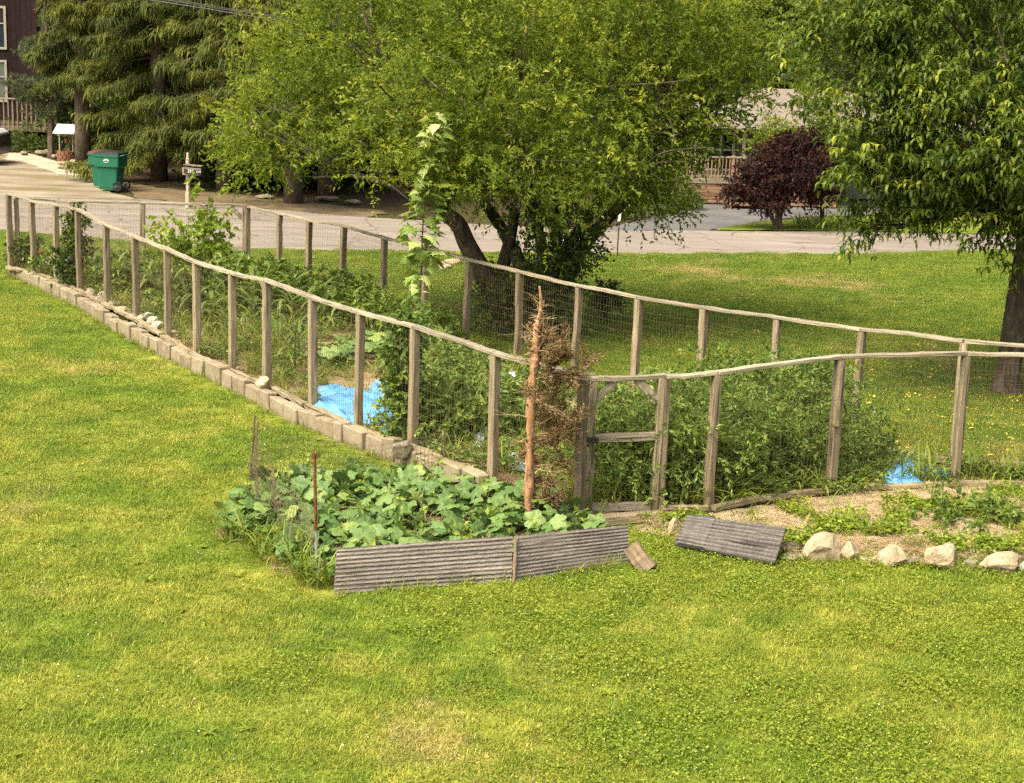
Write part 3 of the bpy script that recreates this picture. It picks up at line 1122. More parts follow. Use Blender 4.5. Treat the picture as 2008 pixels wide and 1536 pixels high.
# the spliced second board on the third post of that run
p, h = Fp[1]
o_ = np.array([-.02, -.075, 0])
beam('post_splice', p + o_ + np.array([0, 0, h * .50]), p + o_ + np.array([0, 0, h - .05]), .115, .04, 'post', ff, ref=np.array([1, .3, 0]))
bk = Bp + [(END + np.array([.0, .12, 0]), 1.36)]
bb = []
for k in range(11, len(bk) - 1):
    a, b = bk[k][0].copy() + np.array([-.06, -.08, 0]), bk[k + 1][0].copy() + np.array([-.06, -.08, 0])
    a[2] = b[2] = .13
    bb.append((a, b - norm(b - a) * .03, 0))
for k in range(0, 11):
    a, b = bk[k][0].copy() + np.array([-.06, -.08, 0]), bk[k + 1][0].copy() + np.array([-.06, -.08, 0])
    a[2] = b[2] = .10
    bb.append((a, b - norm(b - a) * .03, 0))
fence('garden_fence', 'long wood and wire fence on the far side of the garden, before the leafy tree', bk, bottom=bb)
# road-side end: corner to the little far gate
e0, e1 = Lp[0], Bp[0]
def endpost(px, py):
    zt = 1.38
    P = G(px, py, zt)
    t = (P[0] - e0[0][0]) / (e1[0][0] - e0[0][0])
    q = e0[0] * (1 - t) + e1[0] * t
    return (np.array([q[0], q[1], .06]), 1.34)
ep = [(e0[0] + np.array([.1, .14, -.05]), e0[1] - .02), endpost(164, 390), endpost(287, 396), endpost(402, 400)]
fence('garden_fence', 'wood and wire fence run at the road end of the garden', ep)


def gate(label, A, hA, B, hB, mid, lift, braces, latch=True, psz=.085, gap=.06):
    A, B = np.array(A), np.array(B)
    d = norm(B - A)
    a, b = A + d * gap, B - d * gap
    t = thing('garden_gate', label, 'gate', (a[0], a[1], 0))
    up = np.array([0, 0, 1.0])
    beam('stile', a + up * lift, a + up * (hA - .02), psz, .05, 'post', t, ref=d)
    beam('stile', b + up * lift, b + up * (hB - .02), psz * 1.3, .06, 'post', t, ref=d)
    beam('gate_rail', a + up * (hA + .0) - d * .04, b + up * (hB + .0) + d * .04, .085, .045, 'rail', t, wob=.004)
    beam('gate_rail', a + up * (hA * mid) + d * .02, b + up * (hB * mid) - d * .03, .05, .085, 'rail', t)
    beam('gate_rail', a + up * (lift + .04) + d * .03, b + up * (lift + .04) - d * .04, .06, .09, 'rail', t)
    if 0 in braces:
        beam('corner_brace', a + up * (hA * .84) + d * .03, a + up * (hA - .03) + d * .21, .045, .075, 'rail', t)
    if 1 in braces:
        beam('corner_brace', b + up * (hB * .82) - d * .04, b + up * (hB - .03) - d * .24, .045, .085, 'rail', t)
    mb = MB()
    wires(mb, a, b, a[2] + lift, b[2] + lift, hA - lift - .03, hB - lift - .03)
    mb.build('wire_mesh', 'wire', t)
    if latch:
        mb = MB()
        c = a + up * (hA * mid) + np.array([0, -.06, 0])
        mb.box(c, (.12, .03, .05), math.atan2(d[1], d[0]))
        mb.box(c + np.array([-.05, -.02, -.02]), (.035, .04, .09), .2)
        mb.box(c + np.array([.05, -.02, .01]), (.03, .03, .03), .2)
        mb.build('latch', 'darksteel', t)
    return t


gate('weathered garden gate with corner braces and a black latch beside the dead conifer', G(1142, 1005, .06), 1.36, gate_r[0], gate_r[1], .56, .02, (0, 1))
gate('small dark far gate with one corner brace at the road end', ep[-1][0], 1.34, Bp[0][0], 1.32, .38, .06, (1,), latch=False, psz=.06)
# second gate post standing close behind the corner post
t = thing('gate_post', 'second weathered post set close beside the near corner post of the garden', 'post', G(1150, 1006, 0))
p = G(1150, 1006, .0)
beam('post', p, p + np.array([0, 0, 1.44]), .075, .05, 'post', t, ref=np.array([1, 0, 0]))
# a threshold board under the gate
t = thing('threshold_board', 'pale weathered board lying on the ground under the garden gate', 'board', G(1160, 1026, 0))
beam('board', G(1150, 1024, .05), G(1390, 1001, .05), .12, .10, 'sill', t)

# ------------------------------------------------------------------ concrete block wall
wall_px = [(12, 541), (60, 560), (135, 597), (210, 643), (270, 676), (330, 708), (420, 752), (515, 801), (600, 842), (700, 882), (800, 920), (880, 948), (960, 985)]
wp = smooth_line(np.array([G(*p) for p in wall_px]), 200)
ws = np.concatenate([[0], np.cumsum(np.linalg.norm(np.diff(wp, axis=0), axis=1))])
wall = thing('block_wall', 'low retaining wall of tan concrete blocks between mown lawn and long fence', 'wall', wp[0])
s = 0.0
bm_cache = []
for v in range(5):
    l = .395
    V = []
    for sx_ in (-1, 1):
        for sy_ in (-1, 1):
            for sz_ in (-1, 1):
                V.append((sx_ * l / 2, sy_ * .095, sz_ * .11))
    me = bpy.data.meshes.new('block')
    import bmesh
    b_ = bmesh.new()
    bmesh.ops.create_cube(b_, size=1)
    for vv in b_.verts:
        vv.co = Vector((vv.co.x * l, vv.co.y * .13, vv.co.z * .25)) + Vector(rng.normal(size=3) * .007)
    bmesh.ops.bevel(b_, geom=b_.edges[:], offset=.012, segments=1, affect='EDGES')
    b_.to_mesh(me)
    b_.free()
    me.materials.append(MT['block'])
    bm_cache.append(me)
k = 0
while s < ws[-1] - .2:
    end_on = k in (9, 17, 26, 35) or rng.random() < .06
    l = .20 if end_on else .40
    q = np.array([np.interp(s + l / 2, ws, wp[:, a]) for a in range(3)])
    q2 = np.array([np.interp(s + l / 2 + .05, ws, wp[:, a]) for a in range(3)])
    az = math.atan2(q2[1] - q[1], q2[0] - q[0])
    inn = np.array([-math.sin(az), math.cos(az), 0])
    if inn[1] < 0:
        inn = -inn
    o = put('block', bm_cache[k % 5], None, wall, q + inn * (.075 + rng.normal() * .012) + np.array([0, 0, .085 + rng.normal() * .010 + (.02 if end_on else 0)]),
            (rng.normal() * .025, rng.normal() * .02, az + rng.normal() * .03))
    o.scale = (rng.uniform(.9, 1.0), rng.uniform(.85, 1.15), rng.uniform(.88, 1.08))
    if end_on:
        o.scale = (.48, 1.1, 1.1)
    s += l + .006
    k += 1

# stones lying on top of the wall
for px, py, sx_, sy_, sz_, mt, lab in [
        (92, 533, .55, .4, .36, 'stonegrey', 'large grey rounded stone inside the fence near its far corner'),
        (72, 515, .3, .25, .22, 'stone', 'tan stone with orange flowers beside it near the far fence corner'),
        (120, 555, .3, .25, .25, 'stonegrey', 'mottled stone beside the dark climbing plant'),
        (178, 582, .36, .22, .17, 'stonegrey', 'dark flat stone on the wall at its fourth post'),
        (200, 584, .17, .15, .13, 'stonewhite', 'small white stone beside a dark flat stone on the wall'),
        (196, 594, .3, .2, .13, 'stonegrey', 'dark stone slipped low on the block wall'),
        (223, 603, .32, .2, .13, 'stonegrey', 'flat grey-brown stone right of the fifth wall post'),
        (243, 618, .32, .24, .16, 'stone', 'pale tan stone on the wall beyond the white heap'),
        (258, 628, .22, .2, .12, 'stonegrey', 'small dark stone at the foot of the sixth post'),
        (283, 632, .36, .24, .17, 'stonewhite', 'long white stone at the back of the white heap on the wall'),
        (297, 643, .26, .22, .2, 'stonewhite', 'chunky white stone in the middle of the heap on the wall'),
        (309, 648, .24, .22, .18, 'stonewhite', 'jagged white stone at the near end of the heap'),
        (280, 646, .26, .18, .12, 'stonegrey', 'dark stone wedged under the white heap on the wall'),
        (338, 661, .24, .2, .14, 'stone', 'smooth tan stone at the foot of the seventh post'),
        (432, 722, .36, .16, .06, 'stonewhite', 'thin pale slab flat on the wall left of the ninth post'),
        (408, 712, .3, .16, .06, 'stone', 'thin tan slab flat on the wall by the eighth post'),
        (516, 772, .24, .22, .26, 'stone', 'upright pale broken block in the wall at the tenth post'),
        (790, 895, .32, .24, .22, 'stonegrey', 'rough grey-tan boulder set in the block wall before the squash patch'),
        (780, 612, .36, .25, .22, 'stone', 'pale stone by the base of the maple sapling'),
        ]:
    rock(G(px, py, GZ - .02), (sx_, sy_, sz_), int(px * 7 + py), mt, lab, rng.random() * 3, sink=.12)

# ------------------------------------------------------------------ boards leaning on the squash bed
def grooved(name, label, c00, c10, c11, c01, thick, mat, ngr, cross=None, cat='board', worn=False):
    """a plank with milled grooves: corners bottom-left, bottom-right, top-right, top-left"""
    c00, c10, c11, c01 = [np.array(c, float) for c in (c00, c10, c11, c01)]
    t = thing(name, label, cat, c00)
    nx = 46
    per = 4
    ny = ngr * per
    u = np.linspace(0, 1, nx + 1)
    v = np.linspace(0, 1, ny + 1)
    Uu, Vv = np.meshgrid(u, v, indexing='ij')
    P = (c00 * (1 - Uu[..., None]) + c10 * Uu[..., None]) * (1 - Vv[..., None]) + (c01 * (1 - Uu[..., None]) + c11 * Uu[..., None]) * Vv[..., None]
    nrm = np.cross(c10 - c00, c01 - c00)
    nrm /= np.linalg.norm(nrm)
    pr = np.array([0, 1, 1, 0.0])[(np.arange(ny + 1)) % per]
    dep = .009 if cross is None else .022
    hgt = -dep * (1 - pr)[None, :] * np.ones((nx + 1, 1))
    if cross:
        hgt = np.where((Uu > cross[0]) & (Uu < cross[1]), np.where(np.abs((Vv * 5) % 1 - .5) > .38, 0.004, -.004), hgt)
    hgt += rng.normal(size=hgt.shape) * .0012
    if worn:
        hgt *= (.25 + .75 * np.clip(np.sin(Uu * 5 + 1) * np.sin(Vv * 4 + Uu * 3) + .5, 0, 1))
    P = P + nrm * hgt[..., None]
    edge = rng.normal(size=(nx + 1,)) * .003
    P[:, -1, 2] += edge
    V = P.reshape(-1, 3)
    n = ny + 1
    i = np.arange(nx)[:, None] * n
    j = np.arange(ny)[None]
    Q = np.stack([i + j, i + n + j, i + n + j + 1, i + j + 1], -1).reshape(-1, 4)
    Bk = (P - nrm * (hgt[..., None] + thick))
    Vb = Bk[[0, -1]][:, [0, -1]].reshape(-1, 3)
    # rim: skirt from the border of the face down to the back
    ring = [(a, 0) for a in range(nx + 1)] + [(nx, b) for b in range(1, n)] + [(a, ny) for a in range(nx - 1, -1, -1)] + [(0, b) for b in range(ny - 1, 0, -1)]
    ri = np.array([a * n + b for a, b in ring])
    bv = np.array([Bk[a, b] for a, b in ring])
    o0 = len(V)
    V = np.concatenate([V, bv])
    k = len(ri)
    idx = np.arange(k)
    Qs = np.stack([ri[(idx + 1) % k], ri, o0 + idx, o0 + (idx + 1) % k], -1)
    # local frame so that the grain runs along X
    X = norm(c10 - c00)
    Z = nrm
    Yv = np.cross(Z, X)
    R = np.stack([X, Yv, Z], 1)
    Vl = (V - c00) @ R
    wear_lightv = np.concatenate([(np.clip(pr[None, :] * np.ones((nx + 1, 1)) * rng.uniform(.35, 1, (nx + 1, 1)) + rng.normal(size=(nx + 1, ny + 1)) * .15, 0, 1) * (.6 if worn else 1.0)).ravel(), np.zeros(k)])  # paler ridges, darker grooves: painted in for groove shading as well as wear
    me = np_mesh(name, Vl, [Q, Qs, (o0 + np.arange(k))[None, ::-1]], wear_lightv)
    o = put('plank', me, mat, t, c00)
    o.rotation_euler = Matrix(R.tolist()).to_euler()
    return t


def lean_board(bl, br, h_bl, h_br, back):
    return bl, br, br + np.array([0, back, h_br]), bl + np.array([0, back, h_bl])


b0, b1, b2 = G(656, 1167), G(1003, 1141), G(1232, 1106)
b1b, b2b = G(1012, 1141), G(1232, 1106)
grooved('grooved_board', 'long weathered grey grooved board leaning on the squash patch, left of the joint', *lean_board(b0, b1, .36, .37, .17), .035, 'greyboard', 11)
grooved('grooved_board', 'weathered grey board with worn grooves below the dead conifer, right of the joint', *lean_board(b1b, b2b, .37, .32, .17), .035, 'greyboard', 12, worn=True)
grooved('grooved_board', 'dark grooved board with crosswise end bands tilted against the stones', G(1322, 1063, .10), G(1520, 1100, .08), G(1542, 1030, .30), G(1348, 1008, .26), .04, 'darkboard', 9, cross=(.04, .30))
t = thing('joint_strip', 'brown upright batten at the joint of the two leaning boards', 'batten', G(1007, 1142))
beam('batten', G(1007, 1143) + np.array([0, -.012, 0]), G(1007, 1143) + np.array([0, .155, .375]), .03, .02, 'brownboard', t, ref=np.array([1, 0, 0]))
t = thing('scrap_board', 'short brown broken board end lying right of the leaning boards', 'board', G(1240, 1100))
beam('plank', G(1236, 1070, .22), G(1272, 1118, .02), .05, .16, 'brownboard', t, ref=np.array([.2, .2, 1]))
t = thing('scrap_board', 'second brown broken board end under the first, in the shade', 'board', G(1250, 1110))
beam('plank', G(1238, 1098, .06), G(1285, 1112, .03), .10, .05, 'brownboard', t, ref=np.array([.1, -.2, 1]))

# ------------------------------------------------------------------ stones edging the right-hand bed
for px, py, sx_, sz_, sd_, mt, lab in [
        (1320, 1052, .17, .26, 31, 'stone', 'tan stone behind the left end of the dark grooved board'),
        (1308, 1030, .12, .12, 32, 'stonewhite', 'small pale stone below the threshold board'),
        (1552, 1085, .20, .16, 33, 'stonegrey', 'low dark stone touching the right end of the dark board'),
        (1556, 1098, .24, .08, 41, 'stonegrey', 'flat grey slab under the low dark stone'),
        (1612, 1098, .40, .34, 34, 'stone', 'largest tan stone of the bed edging, right of the dark board'),
        (1664, 1098, .22, .24, 35, 'stone', 'squarish tan stone leaning on the largest edging stone'),
        (1700, 1103, .18, .08, 42, 'stonegrey', 'low flat stone sunk between two edging stones'),
        (1746, 1108, .31, .25, 36, 'stone', 'rounded tan stone in the middle of the bed edging'),
        (1848, 1113, .36, .32, 37, 'stone', 'pointed triangular tan stone of the bed edging'),
        (1885, 1098, .16, .12, 38, 'stone', 'small tan stone behind the pointed edging stone'),
        (1957, 1122, .40, .28, 39, 'stone', 'wide pale stone at the right end of the edging'),
        (2003, 1122, .18, .13, 40, 'stonewhite', 'small pale stone cut off by the right picture edge'),
        (1722, 975, .14, .09, 43, 'stonewhite', 'flat pale stone lying on the bare bed near the fence'),
        (1790, 1106, .16, .10, 45, 'stonegrey', 'small dark stone between the rounded and the pointed edging stones'),
        (1812, 1108, .12, .08, 46, 'stone', 'tiny tan stone just left of the pointed edging stone'),
        (1905, 1112, .17, .10, 47, 'stonegrey', 'low dark stone between the pointed and the wide pale edging stones'),
        (1722, 1101, .12, .09, 48, 'stone', 'tiny tan stone left of the rounded edging stone'),
        (2085, 1130, .4, .3, 44, 'stone', 'tan edging stone past the wide pale one')]:
    rock(G(px, py), (sx_, sx_ * .75, sz_), sd_, mt, lab, rng.random() * .8 - .4, sink=.22)

# ------------------------------------------------------------------ stakes and slack netting round the squash
stk = {}
for key, b, t_, r, mat, lab in [('a', (487, 985), (500, 815), .011, 'stakewood', 'thin brown stake at the left corner of the netting'),
                                ('b', (621, 1132), (617, 890), .014, 'rust', 'rusty red steel stake before the squash leaves'),
                                ('c', (871, 935), (872, 842), .008, 'stakewood', 'thin green-brown stake behind the squash, before the long fence')]:
    B = G(*b)
    T = PY(t_[0], t_[1], B[1] + .02)
    mb = MB()
    lo_ = B * .62 + T * .38
    mb.tube(np.array([B - (T - B) * .1, B * .5 + T * .5 + rng.normal(size=3) * .004, T]), [r, r, r * .9], 7)
    if key == 'b':
        th = thing('garden_stake', lab, 'stake', B)
        mb2 = MB().tube(np.array([lo_, T]), [r, r], 7)
        mb2.build('upper_shaft', 'rust', th)
        mb3 = MB().tube(np.array([B - (T - B) * .1, lo_]), [r * .95, r * .95], 7)
        o = mb3.build('lower_shaft', 'galv', th)
        o['label'] = 'dull grey lower part of the stake'
        MB().box(T + np.array([0, 0, -.02]), (.05, .012, .05)).build('stake_cap', 'rust', th)
    else:
        o = mb.build('garden_stake', mat, None, origin=B)
        tag(o, lab, 'stake')
    stk[key] = (B, T)
nb = thing('wire_netting', 'slack rusty wire netting strung between the stakes round the squash', 'netting', stk['a'][0])


def net(name, A, At, B, Bt, belly, sagz, dv=.05, dh=.075, r=.0021):
    mb = MB()
    L = np.linalg.norm(B - A)
    nv_ = int(L / dv)

    def S_(u, v):
        P = (A * (1 - u) + B * u) * (1 - v) + (At * (1 - u) + Bt * u) * v
        n = norm(np.array([(B - A)[1], -(B - A)[0], 0]))
        k = math.sin(math.pi * u)
        return P + n * (belly * k * (.3 + math.sin(v * 2.6)) + .03 * math.sin(u * 17 + v * 5)) + np.array([0, 0, -sagz * k * v]) + norm(B - A) * (.06 * math.sin(v * 4 + u * 9) * k)
    for i_ in range(nv_ + 1):
        mb.tube(np.array([S_(i_ / nv_, v) for v in np.linspace(0, 1, 9)]), r, 3)
    for v in np.arange(0, 1.01, dh / max(np.linalg.norm(At - A), .2)):
        mb.tube(np.array([S_(u, v) for u in np.linspace(0, 1, 22)]), r, 3)
    mb.build(name, 'wire', nb)


net('net_panel', stk['a'][0], stk['a'][1], stk['b'][0] + np.array([0, 0, .05]), stk['b'][0] + np.array([0, 0, .62]), .10, .12)
net('net_panel', stk['a'][0], stk['a'][1] - np.array([0, 0, .05]), stk['c'][0], stk['c'][1], .12, .18)

# ------------------------------------------------------------------ squash patch: every leaf a piece of its own
def squash_leaf_mesh(k):
    r = np.random.default_rng(50 + k)
    n = 30
    th = np.linspace(0, 2 * math.pi, n, endpoint=False)
    lob = 1 + .13 * np.cos(5 * (th - math.pi / 2)) + .05 * r.normal(size=n) - .55 * np.exp(-((np.angle(np.exp(1j * (th + math.pi / 2)))) / .28) ** 2)
    rings = [(.35, .02), (.7, .0), (1.0, -.06)]
    V = [(0, 0, -.04)]
    A = [1.0]
    for f_, z_ in rings:
        for a, lb in zip(th, lob):
            rr = f_ * (1 + (lb - 1) * f_)
            rib = abs(math.cos(2.5 * (a - math.pi / 2)))
            V.append((rr * math.cos(a), rr * math.sin(a), z_ + .17 * (1 - rib) * f_ - .05 * f_ ** 3 + r.normal() * .04 * f_))
            A.append(max(0, (rib - .9) * 8) * (1.2 - f_) + (.35 if f_ == 1 else .15))
    V = np.array(V) * .5
    V[:, 1] += .12
    T = [(0, 1 + i_, 1 + (i_ + 1) % n) for i_ in range(n)]
    Q = []
    for rg in range(2):
        o_ = 1 + rg * n
        Q += [(o_ + i_, o_ + n + i_, o_ + n + (i_ + 1) % n, o_ + (i_ + 1) % n) for i_ in range(n)]
    me = np_mesh('leaf', V, [np.array(T), np.array(Q)], np.clip(A, 0, 1), smooth=True)
    me.materials.append(MT['squash'])
    return me


sq = thing('squash_patch', 'spreading squash patch of broad lobed green leaves behind the leaning boards', 'squash', (*np.mean(squash_poly, 0), 0))
slm = [squash_leaf_mesh(k) for k in range(6)]
spts = []
sp = np.array(squash_poly)
while len(spts) < 290:
    c = np.array([rng.uniform(sp[:, 0].min(), sp[:, 0].max()), rng.uniform(sp[:, 1].min(), sp[:, 1].max())])
    if inpoly(c[None], sp)[0]:
        dmin = min([np.hypot(*(c - q)) for q in spts], default=9)
        if dmin > .095:
            spts.append(c)
        elif rng.random() < .02:
            spts.append(c)
vine = MB()
for c in spts:
    e = edgedist(c[None], sp)[0]
    z = .13 + .12 * min(1, e / .3) * (.5 + .6 * rng.random()) + rng.random() * .08
    s_ = .125 + .085 * rng.random()
    o = put('leaf', slm[rng.integers(0, 6)], None, sq, (c[0], c[1], z), (.5 * rng.normal() + .28, .42 * rng.normal(), rng.random() * 6.28))
    o.scale = (s_, s_, s_)
    b = np.array([c[0] + rng.normal() * .08, c[1] + rng.normal() * .08, .06])
    vine.tube(bez(b, b + [0, 0, z * .5], [c[0], c[1], z * .7], [c[0], c[1], z - .01], 4), [.006, .006, .005, .004], 4)
for k in range(12):
    a = spts[rng.integers(0, 290)]
    b = spts[rng.integers(0, 290)]
    vine.tube(bez([*a, .1], [*(a * .7 + b * .3), .22], [*(a * .3 + b * .7), .2], [*b, .1], 10), .008, 5)
vine.build('vines', 'stem', sq)
# the lower storey of leaves, half hidden: one joined part
low = MB()
arr = []
for me in slm:
    vv_ = np.empty(len(me.vertices) * 3, np.float32)
    me.vertices.foreach_get('co', vv_)
    at_ = np.empty(len(me.vertices), np.float32)
    me.attributes['rnd'].data.foreach_get('value', at_)
    arr.append((vv_.reshape(-1, 3).astype(float), at_, np.array([p.vertices[:] for p in me.polygons if len(p.vertices) == 3]), np.array([p.vertices[:] for p in me.polygons if len(p.vertices) == 4])))
cnt = 0
while cnt < 620:
    c = np.array([rng.uniform(sp[:, 0].min(), sp[:, 0].max()), rng.uniform(sp[:, 1].min(), sp[:, 1].max())])
    if not inpoly(c[None], sp)[0]:
        continue
    Vv_, at_, T_, Q_ = arr[rng.integers(0, 6)]
    Rm_ = np.array(Matrix.Rotation(rng.random() * 6.28, 3, 'Z') @ Matrix.Rotation(.4 * rng.normal() + .2, 3, 'X') @ Matrix.Rotation(.35 * rng.normal(), 3, 'Y'))
    low.add((Vv_ * (.115 + .08 * rng.random())) @ Rm_.T + [c[0], c[1], .08 + .11 * rng.random()], Q_, T_, at_)
    cnt += 1
lo_o = low.build('lower_leaves', 'squash', sq, smooth=True)
lo_o['kind'] = 'stuff'
# a few pale young tip leaves and curling tendrils
tp = np.array(spts)[rng.integers(0, 290, 60)]
P = np.concatenate([tp, .22 + rng.random((60, 1)) * .1], 1)
V, Q, A = leaf_quads(np.repeat(P, 5, 0) + rng.normal(size=(300, 3)) * .03, rng.normal(size=(300, 3)) + [0, 0, .6], .08, .05)
world_mesh('young_leaves', V, [Q], 'youngleaf', sq, A)

# ------------------------------------------------------------------ dead conifer
dc = G(1036, 1043)
dead = thing('dead_conifer', 'dead brown conifer with bare orange trunk standing in the squash patch', 'tree', dc)
HD = height_for(dc, 562)
tpx = [(1036, 1043), (1037, 960), (1040, 870), (1041, 780), (1049, 715), (1050, 690), (1052, 655), (1054, 630), (1060, 610), (1061, 588), (1058, 562)]
tk = smooth_line(np.array([PY(a, b, dc[1] + .02 * math.sin(k)) for k, (a, b) in enumerate(tpx)]), 60)
tk[0] = dc - [0, 0, .1]
tr_r = np.interp(np.linspace(0, 1, len(tk)), [0, .08, .5, .66, .74, .85, 1], [.060, .044, .040, .034, .020, .016, .009]) * (1 + .13 * rng.normal(size=len(tk)))
MB().tube(tk, tr_r, 10).build('trunk', 'deadbark', dead, smooth=True)
tw, fine = MB(), MB()
ndl = []
for k in range(250):
    f = rng.random() ** .9 * .86
    i_ = int(f * (len(tk) - 1))
    p0 = tk[i_]
    hgt = p0[2]
    az = rng.random() * 6.283
    right = math.cos(az) > -.2
    if math.sin(az) < -.45 and rng.random() < .8:
        continue
    ln = (.16 + .36 * math.exp(-((f - .30) / .24) ** 2)) * (.45 + .7 * rng.random()) * (1.0 if right else .7)
    if f > .58 and rng.random() < .72:
        continue
    if not right and rng.random() < .72 and f < .64:
        continue
    e = rng.normal() * .35 + .12
    d0 = np.array([math.cos(az) * math.cos(e), math.sin(az) * math.cos(e) * .8, math.sin(e)])
    p3 = p0 + d0 * ln + [0, 0, rng.normal() * .12 * ln]
    br = bez(p0, p0 + d0 * ln * .35 + rng.normal(size=3) * .03, p0 + d0 * ln * .7 + rng.normal(size=3) * .06, p3, 6)
    tw.tube(br, np.linspace(.0055, .0018, 6), 4)
    for q in range(rng.integers(2, 6)):
        b = br[rng.integers(2, 6)]
        d1 = norm(d0 + rng.normal(size=3) * .7)
        l1 = ln * (.2 + .35 * rng.random())
        fine.tube(bez(b, b + d1 * l1 * .4, b + d1 * l1 * .7 + rng.normal(size=3) * .03, b + d1 * l1 + rng.normal(size=3) * .05, 4), np.linspace(.0028, .001, 4), 3)
        if right and f < .60 and rng.random() < .4 + .6 * math.exp(-((f - .3) / .2) ** 2):
            n_ = 72
            tt = rng.random((n_, 1))
            ndl.append((b + d1 * l1 * tt + rng.normal(size=(n_, 3)) * .022, norm(d1 + rng.normal(size=(n_, 3)) * .8)))
# the tangle of twigs at the break in the trunk
br_c = PY(1052, 700, dc[1])
for k in range(34):
    d1 = sphere_pts(1)[0]
    d1[2] = abs(d1[2]) * .8 - .1
    l1 = .08 + .13 * rng.random()
    b = br_c + rng.normal(size=3) * .03 + np.array([0, 0, rng.random() * .28])
    tw.tube(bez(b, b + d1 * l1 * .5, b + d1 * l1 * .8 + rng.normal(size=3) * .04, b + d1 * l1 + [0, 0, .03], 5), np.linspace(.005, .0015, 5), 4)
stub = MB()
for k in range(60):
    q = tk[rng.integers(2, 42)]
    a_ = rng.random() * 6.28
    d1 = np.array([math.cos(a_), math.sin(a_), .35 + .3 * rng.normal()])
    stub.tube(np.array([q, q + d1 * rng.uniform(.05, .085)]), [.012, .006], 5)
stub.build('branch_stubs', 'bark', dead)
tw.build('branches', 'twig', dead)
fine.build('twigs', 'twig', dead)
P, D = np.concatenate([a for a, b in ndl]), np.concatenate([b for a, b in ndl])
V, Q, A = leaf_quads(P, D, .05, .0095)
world_mesh('dead_needles', V, [Q], 'deadneedle', dead, A)


# ------------------------------------------------------------------ trees
def limb_paths(mb, base, blobs, r0, seg=9, kids=5, mbl=None):
    """limbs from the trunk top into each clump, with side branches"""
    for c, r in blobs:
        c, r = np.array(c), np.array(r)
        mid = base * .5 + c * .5 + rng.normal(size=3) * np.array([.25, .25, .15]) + [0, 0, .2]
        P = bez(base, base * .65 + mid * .35 + [0, 0, .3], mid, c + rng.normal(size=3) * r * .2, seg)
        mb.tube(P, np.linspace(r0, r0 * .3, seg), 6)
        for q in range(kids):
            s_ = P[rng.integers(seg // 2, seg)]
            e_ = c + sphere_pts(1)[0] * r * .95
            B = bez(s_, s_ * .6 + e_ * .4 + rng.normal(size=3) * .15, s_ * .25 + e_ * .75 + rng.normal(size=3) * .15, e_, 7)
            (mbl or mb).tube(B, np.linspace(r0 * .32, r0 * .07, 7), 5)


def px_blobs(Y, lst, depth=1.0):
    out = []
    for b in lst:
        px, py, rx, ry = b[:4]
        dy = b[4] if len(b) > 4 else 0.0
        c = PY(px, py, Y + dy)
        k = F / (Y + dy)
        out.append((c, np.array([rx / k, max(rx, ry) / k * depth, ry / k])))
    return out


# --- the many-stemmed leafy tree behind the garden
cb = G(1010, 655)
YC = cb[1]
t = thing('leafy_tree', 'wide many-stemmed green tree leaning over the far garden fence', 'tree', cb)
cblobs = px_blobs(YC, [(560, 215, 125, 125, -.3), (690, 130, 170, 130, .5), (820, 230, 150, 130, -1.6), (960, 130, 220, 160, -.8), (1000, 300, 190, 120, -1.2), (1180, 170, 200, 170, -.6),
                       (1340, 120, 150, 120, .2), (1190, 320, 130, 60, -.4), (840, 330, 100, 45, -.2), (1040, 370, 120, 45, -.2), (700, 280, 120, 50, .6), (560, 300, 80, 40, .8),
                       (1410, 200, 90, 90, .6), (1450, 100, 70, 60, .8), (1530, 110, 60, 50, 1.1), (1290, 270, 90, 70, 0), (720, 10, 190, 90, .3), (1000, -20, 260, 110, .4), (1290, 0, 220, 90, .4), (900, 120, 250, 150, 2.2), (1200, 150, 230, 160, 2.2), (1280, 400, 60, 35, .3), (480, 260, 60, 80, .4)])
stems, lich = MB(), MB()
left = [(1000, 655), (990, 620), (968, 570), (938, 520), (915, 478), (898, 440), (872, 418)]
P = smooth_line(np.array([PY(a, b, YC - .1 * k * .6) for k, (a, b) in enumerate(left)]), 30)
stems.tube(P, np.linspace(.20, .12, len(P)), 9)
lend = P[-1]
forks = [lend]
for px in [[(1005, 655), (1000, 600), (985, 540), (1000, 470), (1010, 410)], [(1030, 655), (1035, 590), (1020, 520), (985, 450), (950, 400)],
           [(1050, 655), (1060, 580), (1065, 500), (1050, 430), (1040, 370)], [(1070, 655), (1085, 580), (1105, 500), (1150, 430), (1190, 370)], [(1060, 655), (1075, 560), (1090, 470), (1095, 380)],
           [(1080, 650), (1100, 580), (1140, 490), (1200, 420), (1260, 360)]]:
    P = smooth_line(np.array([PY(a, b, YC + .25 * rng.normal() + .05) for a, b in px]), 24)
    P[0][2] = -.1
    stems.tube(P, np.linspace(.15, .08, len(P)) * rng.uniform(.75, 1.1), 8)
    forks.append(P[-1])
stems.build('trunk', 'bark', t, smooth=True)
lm = MB()
for c, r in cblobs:
    f_ = min(forks, key=lambda q: np.linalg.norm(q - c))
    limb_paths(lm, f_, [(c, r)], .07, 9, 8, lich)
